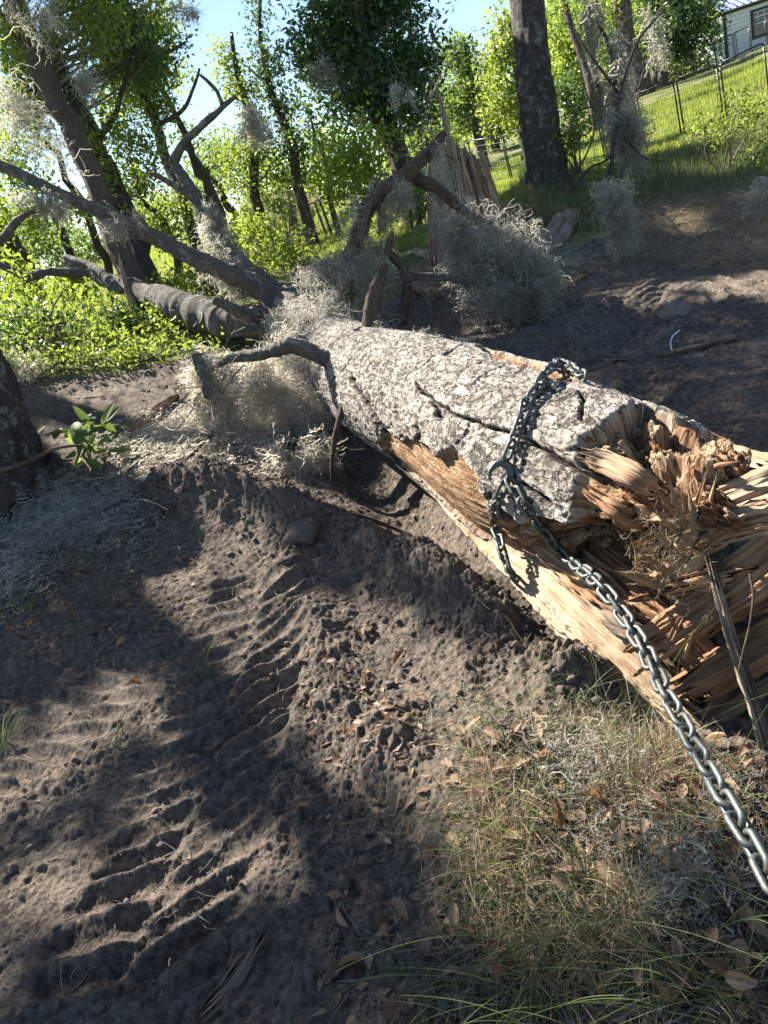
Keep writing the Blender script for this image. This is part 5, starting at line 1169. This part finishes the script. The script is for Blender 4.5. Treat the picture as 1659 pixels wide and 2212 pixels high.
# ------------------------------------------------------------------ sticks on the ground
GK = 'sticks lying on the ground'
SK = [('long thin lichen stick leaning past the edge trunk', [(-10,1020),(60,1000),(120,975),(180,965)], 9, 3.6, .25), ('forked grey stick lying on the moss carpet', [(375,1090),(430,1010),(540,930),(640,900),(700,880),(715,860)], 9, 4.4, .04),
 ('stick lying across the edge of the moss carpet', [(170,1140),(300,1090),(340,1060)], 8, 0, .02), ('lichen crusted branch at the left edge', [(-20,1250),(60,1215),(125,1195)], 26, 0, .03),
 ('knobbly stick half buried in the berm', [(700,1100),(770,1112),(830,1100),(850,1095)], 11, 0, .02), ('thin stick below the berm at left', [(270,1180),(360,1130),(420,1120)], 8, 0, .02),
 ('pale bare branch lying in the grass on the bank', [(1200,440),(1250,410),(1330,400),(1420,395),(1460,420)], 7, 0, .06), ('white barked stick lying behind the grass bank', [(1430,372),(1480,366),(1540,362)], 9, 0, .05),
 ('short lichen twig in the litter', [(995,1805),(1030,1790),(1060,1780),(1085,1760)], 11, 0, .02), ('crooked pale twig in the litter', [(1180,2030),(1230,1990),(1245,1960)], 8, 0, .02),
 ('dark stick under the trunk behind the thin hanging stick', [(620,960),(670,965),(720,962)], 7, 0, .02), ('broken stick under the chain at right', [(1420,1690),(1520,1730),(1560,1760)], 14, 0, .02),
 ('reddish broken stick at the right edge', [(1600,1750),(1630,1735),(1670,1715)], 13, 0, .02), ('long thin root in the track', [(700,2290),(780,1650),(900,1600)], 3, 0, .01),
 ('dark stick on the dirt left of the orange log piece', [(90,830),(130,815),(170,812)], 5, 0, .03), ('bent stick on the moss at the left', [(215,1080),(230,1010),(222,960)], 6, 0, .05),
 ('thin dead stick standing in the splinters', [(1620,1240),(1615,1350),(1600,1450)], 6, 1.75, 0)]
for k, (lab, p, w_, t, dz) in enumerate(SK):
    if t: P = [at(x, y, t) for x, y in p]
    else: P = [on_ground(x, y, dz) for x, y in p]
    if k == 1: P = [on_ground(x, y, .03+.06*i_) for i_, (x, y) in enumerate(p)]
    r = [w_*.5*pxm(float((q-CAM)@fwd))*f for q, f in zip(P, np.linspace(1, .55, len(P)))]
    V, Fc, tc = tube(P, r, seg=10, n=len(P)*12, amp=.16, fq=18, seed=800+k, wob=.015)
    tag(mesh_np('stick', V, Fc, MT['bark_limb' if k in (3, 8, 9, 7) else 'bark_brown'], None, {'tc': tc, 'v': np.zeros(len(V))}), lab, 'stick', GK)
hoop_ = Buf()
add_tube(hoop_, [on_ground(1455,770,.0), on_ground(1450,755,.03), on_ground(1456,745,.04), on_ground(1470,728,.02)], [.004]*4, seg=8, n=30)
tag(hoop_.build('pipe_hoop', MT['white']), 'small white bent hoop sticking out by the old post', 'hoop')

# dirt boulder and clods
o = rot_lumps('dirt_lump', lambda g: on_ground(668, 1185, .03), 0, 1, .085, .09, 'soilclod' if 'soilclod' in MT else 'rot', None, 91, kind=None)
MT['clod'] = simplemat('soil_clod', (.07, .058, .052), (.14, .115, .095), 30, .95, .008); o.data.materials[0] = MT['clod']
tag(o, 'large rounded lump of dirt on the berm', 'dirt lump')
def clods(n, seed):
    g = np.random.default_rng(seed); bm = bmesh.new(); bmesh.ops.create_icosphere(bm, subdivisions=2, radius=1)
    bv = np.array([v.co[:] for v in bm.verts]); bf = np.array([[v.index for v in f.verts] for f in bm.faces]); bm.free()
    a = np.array(BERM); k = g.integers(0, len(a)-1, n); u_ = g.uniform(size=n)[:, None]; c = a[k]*(1-u_)+a[k+1]*u_+g.normal(size=(n, 2))*.22
    m = n//2; r = 10**g.uniform(-.15, .9, m); th = g.uniform(-1.0, 1.0, m); c[:m] = np.column_stack([r*np.sin(th), r*np.cos(th)])
    keep = inpoly(*proj(np.column_stack([c, np.zeros(n)]))[:2], SOILP); c = c[keep]; n = len(c)
    sz = .0025+.014*g.uniform(size=n)**6
    z = ground_h(c[:, 0], c[:, 1]); C = np.column_stack([c, z+sz*.25])
    V = np.empty((n, len(bv), 3)); sh = g.uniform(.6, 1.3, (n, 1, 3)); ph = g.uniform(0, 50, n)[:, None]
    d = 1+.45*noise(bv[None, :, 0]*1.7+ph, bv[None, :, 1]*1.7+ph, bv[None, :, 2]*1.7, seed=3)+.25*noise(bv[None, :, 0]*4+ph, bv[None, :, 1]*4+ph, bv[None, :, 2]*4, seed=4)
    V = C[:, None]+bv[None]*d[..., None]*sz[:, None, None]*sh
    o = mesh_np('dirt_clods', V.reshape(-1, 3), (bf[None]+np.arange(n)[:, None, None]*len(bv)).reshape(-1, 3), MT['clod'], None, {'tc': V.reshape(-1, 3), 'v': np.zeros(n*len(bv))})
    tag(o, 'crumbs and clods of dark soil scattered over the dirt', 'soil', None, 'stuff')
clods(4200, 5)

# ------------------------------------------------------------------ grass and litter
def blades(name, label, C, L, W, mat, lean=.5, seed=1, K=6, bend=.8, dirv=None, vr=(0, 1), cat='grass', z0=None):
    g = np.random.default_rng(seed); n = len(C)
    a = g.uniform(0, 2*pi, n); h = np.column_stack([np.cos(a), np.sin(a), np.zeros(n)])
    if dirv is not None: h = h*.6+np.asarray(dirv); h /= np.linalg.norm(h, axis=1)[:, None]
    l = L*g.uniform(.45, 1.3, n); le = lean*(np.abs(g.normal(size=n)) if lean < 1 else .45+.5*np.abs(g.normal(size=n))); P = []
    for k in range(K):
        s = k/(K-1); ang_ = le*(.5+bend*s*1.6); P.append(ang_)
    ang_ = np.clip(np.stack(P, 1), 0, 1.65); st = l[:, None]/(K-1)
    dx = np.cumsum(np.sin(ang_)*st, 1)-np.sin(ang_[:, :1])*st; dz = np.cumsum(np.cos(ang_)*st, 1)-np.cos(ang_[:, :1])*st
    Q = C[:, None]+h[:, None]*dx[..., None]; Q[..., 2] += dz
    Wd = np.linspace(1, .15, K)[None]*np.full((n, 1), W)*g.uniform(.6, 1.4, (n, 1))
    V, Fq = ribbons(Q, Wd, seed=seed)
    o = mesh_np(name, V, Fq, MT[mat], None, {'v': np.repeat(g.uniform(vr[0], vr[1], n), K*2)}, False)
    return tag(o, label, cat, None, 'stuff')
def gscatter(poly, n, seed, rmax=30, soil_ok=True):
    """random ground points inside a photo polygon, even on the ground"""
    g = np.random.default_rng(seed); xs = [p[0] for p in poly]; ys = [p[1] for p in poly]; out = []; tot = 0
    cor = [gp(x, y) for x, y in poly]; x0 = min(c[0] for c in cor); x1 = max(c[0] for c in cor); y0 = min(c[1] for c in cor); y1 = min(rmax, max(c[1] for c in cor))
    for _ in range(60):
        x = g.uniform(x0, x1, n*2); y = g.uniform(y0, y1, n*2); z = macro(x, y); a, b, t = proj(np.column_stack([x, y, z]))
        k = inpoly(a, b, poly) & (t > .3); out.append(np.column_stack([x[k], y[k]])); tot += k.sum()
        if tot >= n: break
    c = np.concatenate(out)[:n]; return np.column_stack([c, ground_h(c[:, 0], c[:, 1])-.004])
LAWN = [(640,560),(700,480),(860,440),(1000,400),(1130,330),(1250,300),(1400,230),(1560,160),(1760,90),(1760,300),(1600,330),(1400,380),(1200,430),(1080,440),(960,520),(760,560)]
C = gscatter(LAWN, 60000, 11, 26); blades('lawn_grass', 'sunlit green lawn grass inside the fence', C, .11, .010, 'grass_lawn', .45, 12, 4)
BANK = [(1100,400),(1250,370),(1400,330),(1560,290),(1700,250),(1760,420),(1560,430),(1430,440),(1300,500),(1180,500),(1110,450)]
C = gscatter(BANK, 16000, 13, 12); blades('bank_grass', 'long rough grass on the shaded bank in front of the fence', C, .22, .006, 'grass_green', .7, 14, 5)
C = gscatter(BANK, 5000, 15, 12); blades('bank_straw', 'dry straw stems in the rough bank grass', C, .25, .004, 'grass_straw', .9, 16, 5)
C = gscatter([(1120,370),(1240,370),(1250,420),(1130,430)], 1600, 17); blades('tall_grass', 'tall grass round the foot of the big straight trunk', C, .4, .007, 'grass_green', .35, 18, 6)
C = gscatter([(1350,440),(1560,410),(1720,430),(1720,560),(1560,590),(1420,570),(1330,520)], 9000, 19, 9); blades('flattened_grass', 'flattened straw and grass at the edge of the dirt at right', C, .2, .004, 'grass_straw', 1.5, 20, 6)
for lab, bl in [('low green undergrowth at the foot of the yellow shrub, far left', [(40,770,7.0,80,20),(140,775,6.9,60,16)]), ('low green undergrowth between the shrubs and the fallen limb', [(250,775,6.9,70,14),(350,765,7.0,66,14),(440,750,7.2,50,14)])]:
    bush('low_shrub', lab, bl, .05, 'leaf_mid', 1.3, GS, stems=8)
C = gscatter([(-60,560),(200,560),(520,480),(680,400),(760,440),(640,560),(420,700),(-60,700)], 12000, 25, 30); blades('field_grass', 'dry yellow weeds in the clearing behind the fallen limbs', C, .30, .016, 'grass_lawn', .5, 26, 4)
C = gscatter([(520,470),(560,410),(680,400),(700,450),(600,500)], 9000, 27, 34); blades('dry_weeds', 'dry brown weeds on the far slope', C, .5, .02, 'grass_straw', .5, 28, 4)
LIT = [(1010,1560),(1180,1450),(1330,1530),(1500,1600),(1720,1620),(1760,2400),(860,2400),(900,2050),(950,1800)]
LITC = [(1060,1640),(1300,1600),(1500,1640),(1680,1700),(1700,2250),(980,2250),(1000,1900)]
C = gscatter(LITC, 14000, 31, 4); C = C[noise(C[:, 0]*5, C[:, 1]*5, seed=71)+.8*noise(C[:, 0]*16, C[:, 1]*16, seed=72) > .22]; C[:, 2] += rng.uniform(0, .035, len(C)); blades('dry_grass', 'matted dry straw in the lower right corner', C, .12, .0023, 'grass_straw', 1.9, 32, 8, bend=.35, vr=(-.4, 1))
C = gscatter(LITC, 260, 35, 4); C[:, 2] += .02; blades('long_grass', 'long thin green and yellow stems fallen across the litter', C[:240], .42, .0024, 'grass_green', 1.5, 36, 12, bend=.6)
C = gscatter(LIT, 1500, 33, 4); blades('dry_grass', 'sparse straw at the edge of the litter', C, .12, .0014, 'grass_straw', 1.6, 34, 8)
for k, (x, y, n_, L_, dv) in enumerate([(1140,2120,90,.30,(-.5,.5,0)),(1170,2200,130,.30,(.2,.2,0)),(1200,1790,46,.28,(-.2,.6,0)),(1120,1960,60,.32,(-.9,.1,0)),(1500,2180,110,.22,(0,.1,0)),(1120,1640,30,.26,(-.3,.5,0)),(1350,1680,36,.24,(.2,.7,0)),(1560,1900,24,.16,(0,.3,0)),(960,2180,50,.22,(-.2,.3,0)),(1300,1560,26,.2,(0,.5,0)),(1250,2060,50,.24,(.8,.4,0))]):
    c = on_ground(x, y); C = c+np.column_stack([rng.normal(size=(n_, 2))*.035, np.zeros(n_)]); C[:, 2] = ground_h(C[:, 0], C[:, 1])
    o = blades('grass_tuft', ['long thin green grass tuft %s' % s for s in ['at the bottom middle of the litter', 'at the bottom edge of the photo', 'in the middle of the sunlit litter', 'arching left out of the litter', 'low in the bottom right corner', 'at the top left of the litter', 'just below the plank tip', 'beside the chain at right', 'left of the bottom edge tuft', 'close under the plank', 'spreading right over the litter']][k], C[::2], L_*1.1, .0024, 'grass_green', 1.15, 60+k, 9)
    if 'kind' in o: del o['kind']
    o['category'] = 'grass tuft'; o['group'] = 'green grass tufts'
for k, (x, y, n_, L_) in enumerate([(250,990,0,0),(60,1340,14,.2),(250,1320,12,.22),(20,1610,16,.14),(430,1480,7,.2),(250,1600,7,.12),(770,1260,10,.08)]):
    if not n_: continue
    c = on_ground(x, y); C = c+np.column_stack([rng.normal(size=(n_, 2))*.03, np.zeros(n_)])
    o = blades('grass_tuft', 'small green grass sprout %s' % ['', 'at the left edge by the moss patch', 'on the dark dirt at left', 'at the left edge in a sun patch', 'beside the tyre track', 'on a sunlit dirt ridge', 'on the berm top'][k], C, L_, .006, 'grass_green', 1.0, 90+k, 7, dirv=(.7, .5, 0))
    if 'kind' in o: del o['kind']
    o['category'] = 'grass tuft'; o['group'] = 'green grass sprouts'
# broad green leaves lying by the edge trunk
sprig = empty('leafy_sprig', on_ground(205, 985), 'sprig of big glossy green leaves by the edge trunk', 'sprig')
def bigleaf(c, d, up, L, Wd, curl=.25, K=9, lob=0, seed=0):
    d = d/np.linalg.norm(d); s = np.cross(d, up); s /= np.linalg.norm(s); n_u = np.cross(s, d); g = np.random.default_rng(seed)
    V = []; cu1 = g.uniform(-.5, 1)*curl; cu2 = g.uniform(.2, .8)*curl*2
    for i_ in range(K):
        u_ = i_/(K-1); wv = Wd*.5*(sin(pi*min(1, u_**.8*.97+.015)))**.8*(1+lob*.45*sin(u_*pi*5.3+seed))+.0006
        cc = c+d*L*u_-n_u*L*(u_**2)*cu1
        for v_ in (-1, -.5, 0, .5, 1): V.append(cc+s*wv*v_+n_u*abs(v_)*wv*cu2*1.2)
    i_ = np.arange(K-1)[:, None]*5+np.arange(4)[None]; i_ = i_.ravel()
    return np.array(V), np.column_stack([i_, i_+1, i_+6, i_+5])
for k in range(44):
    c = on_ground(205+random.gauss(0, 30), 985+random.gauss(0, 26), .06+random.random()*.22); d = np.array([random.gauss(.3, .7), random.gauss(-.2, .7), random.gauss(-.2, .5)])
    V, Fq_ = bigleaf(c, d, np.array([random.gauss(0, .4), random.gauss(-.3, .4), 1.0]), random.uniform(.14, .23), random.uniform(.05, .08), .3, seed=k)
    mesh_np('leaf', V, Fq_, MT['leaf_far'], sprig, {'v': np.full(len(V), random.random())})
# dead leaves: countable ones singly, the rest as litter
protos = []
for k in range(7):
    V, Fq_ = bigleaf(np.zeros(3), np.array([1.0, 0, 0]), np.array([0, 0, 1.0]), 1, .42 if k % 2 else .5, .45, 12, .55 if k < 4 else .1, seed=k*3+1)
    V = V-np.array([.5, 0, 0]); me_o = mesh_np('dead_leaf', V, Fq_, MT['dead_leaf'], None, {'v': np.full(len(V), k/6)}); protos.append(me_o.data); bpy.data.objects.remove(me_o)
g = np.random.default_rng(44); n_ = 0
spots = [(1060,1850),(1110,1900),(1000,1870),(1340,1960),(1150,1990),(1280,2140),(1310,2160),(1580,2020),(1440,1830),(1560,1860),(1600,1930),(1360,1730),(1460,1640),(1620,1660),(1230,1840),(870,1975),(730,1640),(740,1990),(650,1750),(700,2100),(720,2110),(760,2080),(660,1930),(855,2200),(780,2280),(300,1480),(160,1350),(130,1330),(210,1370),(870,2360)]
for k in range(190):
    if k < len(spots): x, y = spots[k]; s = g.uniform(.045, .08)
    else:
        q = g.uniform()
        if q < .62: x, y = g.uniform(960, 1640), g.uniform(1600, 2200)
        elif q < .72: x, y = g.normal(780, 60), g.uniform(1350, 2150)
        else: x, y = g.uniform(20, 420), g.uniform(1150, 1400)
        s = g.uniform(.03, .07)
    c = on_ground(x, y, .012+g.uniform(0, .012)+(.022 if x > 960 else 0)); o = bpy.data.objects.new('dead_leaf', protos[g.integers(0, 7)]); col.objects.link(o)
    o.location = c; o.scale = (s, s, s); o.rotation_euler = (g.normal()*.45, g.normal()*.45, g.uniform(0, 6.28))
    tag(o, 'curled brown dead leaf lying in the straw at the lower right' if x > 960 else ('brown dead leaf lying on the bare dirt right of the tyre track' if x > 500 else 'brown dead leaf lying on the dirt left of the tyre track'), 'dead leaf', 'dead leaves in the straw' if x > 960 else ('dead leaves on the bare dirt' if x > 500 else 'dead leaves left of the track'))
C = np.concatenate([gscatter(LITC, 900, 71, 4), gscatter([(620,1400),(900,1500),(1000,1700),(1000,2000),(880,2250),(640,2250),(700,1800)], 300, 72, 4), gscatter([(300,780),(760,760),(1000,1100),(560,1060),(300,1050)], 900, 73, 8), gscatter([(0,1150),(400,1150),(430,1350),(0,1450)], 400, 74, 6)])
V, Fc = leaves(C+np.array([0, 0, .008]), g.uniform(.015, .05, len(C)), 75, 0, .5, flat=.75); o = mesh_np('leaf_litter', V, Fc, MT['dead_leaf'], None, {'v': np.repeat(g.uniform(0, 1, len(C)), 4)}, False); tag(o, 'scattered bits of brown leaf litter on the dirt', 'leaf litter', None, 'stuff')
n = 2600; C = np.concatenate([gscatter(LITC, 2200, 81, 4), gscatter([(0,1080),(520,1000),(1300,1480),(1000,2200),(0,2200)], 900, 82, 6), gscatter([(1150,520),(1700,440),(1700,900),(1250,760)], 600, 83, 8)]); C[:, 2] += .006
d = g.normal(size=(len(C), 3)); d[:, 2] *= .15; P = [C]
for k in range(6): d = d+g.normal(size=d.shape)*.35*np.array([1, 1, .2]); P.append(P[-1]+d/np.linalg.norm(d, axis=1)[:, None]*g.uniform(.006, .024, (len(C), 1)))
P = np.stack(P, 1); P[..., 2] = np.maximum(P[..., 2], ground_h(P[..., 0].ravel(), P[..., 1].ravel()).reshape(P.shape[:2])+.001)
V, Fc = vtube(P, np.full(P.shape[:2], .0011)*g.uniform(.5, 1.8, (len(C), 1))); tag(mesh_np('twig_litter', V, Fc, MT['twig'], None, {'tc': V, 'v': np.zeros(len(V))}, False), 'fine twigs and roots scattered over the dirt', 'twigs', None, 'stuff')

# ------------------------------------------------------------------ unseen oaks at left, crowns shaped to cast the shade on the dirt
LITG = [[(370,1270),(400,1180),(430,1060),(560,1010),(720,1060),(700,1110),(560,1130),(640,1250),(660,1340),(640,1420),(560,1480),(470,1390),(420,1330)],
 [(560,1480),(690,1340),(800,1330),(980,1440),(1180,1470),(1330,1560),(1250,1650),(960,1650),(820,1670),(640,1560)],[(770,1600),(960,1580),(930,1690),(800,1690)],
 [(660,900),(860,980),(1000,1110),(1000,1180),(860,1130),(700,1050)],[(70,1870),(190,1830),(250,1920),(130,2010),(0,2090),(0,1960)],[(370,1900),(540,1790),(570,1850),(400,1960)],[(180,1980),(330,1950),(340,2050),(180,2070)],
 [(-50,1660),(130,1560),(200,1620),(70,1720),(-50,1790)],[(220,1480),(330,1490),(340,1570),(240,1550)],[(290,1680),(380,1690),(380,1730),(300,1730)],[(370,1820),(330,1770),(380,1750),(420,1790)],
 [(1080,1620),(1300,1590),(1600,1590),(1759,1700),(1759,1880),(1560,1900),(1350,1950),(1130,1900),(980,1760)],[(1000,1960),(1200,1930),(1350,1990),(1300,2080),(1120,2040)],
 [(60,780),(330,760),(560,740),(760,800),(740,1040),(560,1060),(200,1080),(130,960)],[(-200,500),(640,560),(560,760),(-200,820)],[(1300,640),(1440,620),(1430,660),(1300,680)],[(1520,610),(1759,570),(1759,640),(1560,640)],
 [(600,560),(1120,300),(1240,330),(1260,340),(1330,345),(1759,262),(1759,-50),(400,-50),(400,560)],[(1450,480),(1520,470),(1500,500)],[(1040,690),(1130,680),(1120,730),(1040,730)],[(380,2010),(470,1980),(480,2010),(400,2040)]]
sx = np.cross(SUN, [0, 0, 1.0]); sx /= np.linalg.norm(sx); sy = np.cross(SUN, sx); CELL = .055
g = np.random.default_rng(123)
X, Y = np.meshgrid(np.arange(-5, 9, .05), np.arange(.2, 11.5, .05)); X = X.ravel(); Y = Y.ravel(); Z = macro(X, Y)
a, b, t = proj(np.column_stack([X, Y, Z])); inf = (t > .2) & (a > -260) & (a < 1900) & (b > 380) & (b < 2500)
X, Y, Z, a, b = X[inf], Y[inf], Z[inf], a[inf], b[inf]; wx_ = 12*fbm(X*5, Y*5, o=3, seed=7); wy_ = 12*fbm(X*5, Y*5, o=3, seed=8)
lit = np.zeros(len(X), bool)
for pl in LITG: lit |= inpoly(a+wx_, b+wy_, pl)
G3 = np.column_stack([X, Y, Z]); Llit = G3[lit]
logpts = Pl[::18, ::14].reshape(-1, 3); extra = np.array([at(x, y, t_) for x, y, t_ in [(440,850,4.9),(470,950,4.8),(550,850,4.9),(560,960,4.8),(520,800,4.9),(660,820,4.9),(680,960,4.7),(610,960,4.8),(480,850,4.9),(610,880,4.9),(440,780,4.9),(640,990,4.5),(1480,1200,1.95),(1560,1150,1.88),(1620,1100,1.85),(1530,1000,2.25),(1440,1480,2.1),(1300,1330,2.3),(1100,1200,2.8)]])
extra = (extra[:, None]+g.normal(size=(len(extra), 60, 3))*.09).reshape(-1, 3)
allL = np.concatenate([Llit, logpts, extra]); key = lambda P: (np.floor(P@sx/CELL).astype(int), np.floor(P@sy/CELL).astype(int))
occ = set(zip(*key(allL)))
Sh = G3[~lit]; g.shuffle(Sh); Sh = Sh[g.uniform(size=len(Sh)) < .75]
kx, ky = key(Sh); ok = np.array([not any((x+i_, y+j_) in occ for i_ in (-1, 0, 1) for j_ in (-1, 0, 1)) for x, y in zip(kx, ky)]); Sh = Sh[ok]
cand = []
for Lx in (11.5, 13, 14.5, 16):
    q = Sh+SUN*(Lx+g.uniform(-1.2, 1.2, (len(Sh), 1))); a, b, t = proj(q); vis = (t > 0) & (a > -60) & (b > -60) & (a < 1720) & (b < 2260) & ~((a < 380) & (b < 330)); cand.append((q, ~vis))
pos = cand[0][0].copy(); good = cand[0][1].copy()
for q, v_ in cand[1:]:
    m = ~good & v_; pos[m] = q[m]; good |= v_
pos = pos[good]
nl = 6; C = (pos[:, None]+g.normal(size=(len(pos), nl, 3))*.028).reshape(-1, 3)  # leaves placed on sun rays over ground meant to be shaded
TB = [np.array([-10.5, 8.5, 0]), np.array([-8.2, 13.5, 0]), np.array([-6.2, 17.5, 0])]
own = np.array([np.linalg.norm(C[:, :2]-tb[:2], axis=1) for tb in TB]).argmin(0)
for k, tb in enumerate(TB):
    z = float(ground_h(tb[0], tb[1])[0]); root = empty('canopy_oak', (tb[0], tb[1], z), ['tall shade oak beyond the left edge nearest the camera', 'tall shade oak beyond the left edge behind the first', 'tall shade oak beyond the left edge farthest back'][k], 'tree', 'shade oaks beyond the left edge')
    cc = C[own == k]
    if len(cc) < 10: continue
    mid = cc.mean(0); V, Fc, tc = tube([np.array([tb[0], tb[1], z-.2]), np.array([tb[0]+.1, tb[1], z+3]), mid*[.4, .4, 0]+np.array([tb[0]*.6, tb[1]*.6, z+6.5]), mid+[0, 0, .5]], [.3, .24, .16, .05], seg=16, n=40, amp=.12, seed=sd_(), wob=.05)
    mesh_np('trunk', V, Fc, MT['bark_oak'], root, {'tc': tc, 'v': np.zeros(len(V))})
    Vl, Fl = leaves(cc, g.uniform(.06, .11, len(cc)), sd_(), .3, .6)
    mesh2('crown', [(Vl, Fl, np.repeat(g.uniform(0, 1, len(cc)), 4), 0)], [MT['leaf_mid']], root)
    st = resample([np.array([tb[0], tb[1], z+4]), mid], 20); g2 = cc[g.integers(0, len(cc), 20)]
    kk = np.linalg.norm(g2[:, None]-st[None], axis=2).argmin(1); a_ = st[np.maximum(0, kk-4)]; u_ = np.linspace(0, 1, 8)[None, :, None]
    P = a_[:, None]*(1-u_)+g2[:, None]*u_+np.array([0, 0, .5])*(u_*(1-u_)); V, Fc = vtube(P, np.linspace(.022, .006, 8)[None]*np.ones((20, 1))); mesh_np('limbs', V, Fc, MT['twig'], root, {'tc': V, 'v': np.zeros(len(V))})
print('CANOPY', len(C), 'links', nlinks[0])
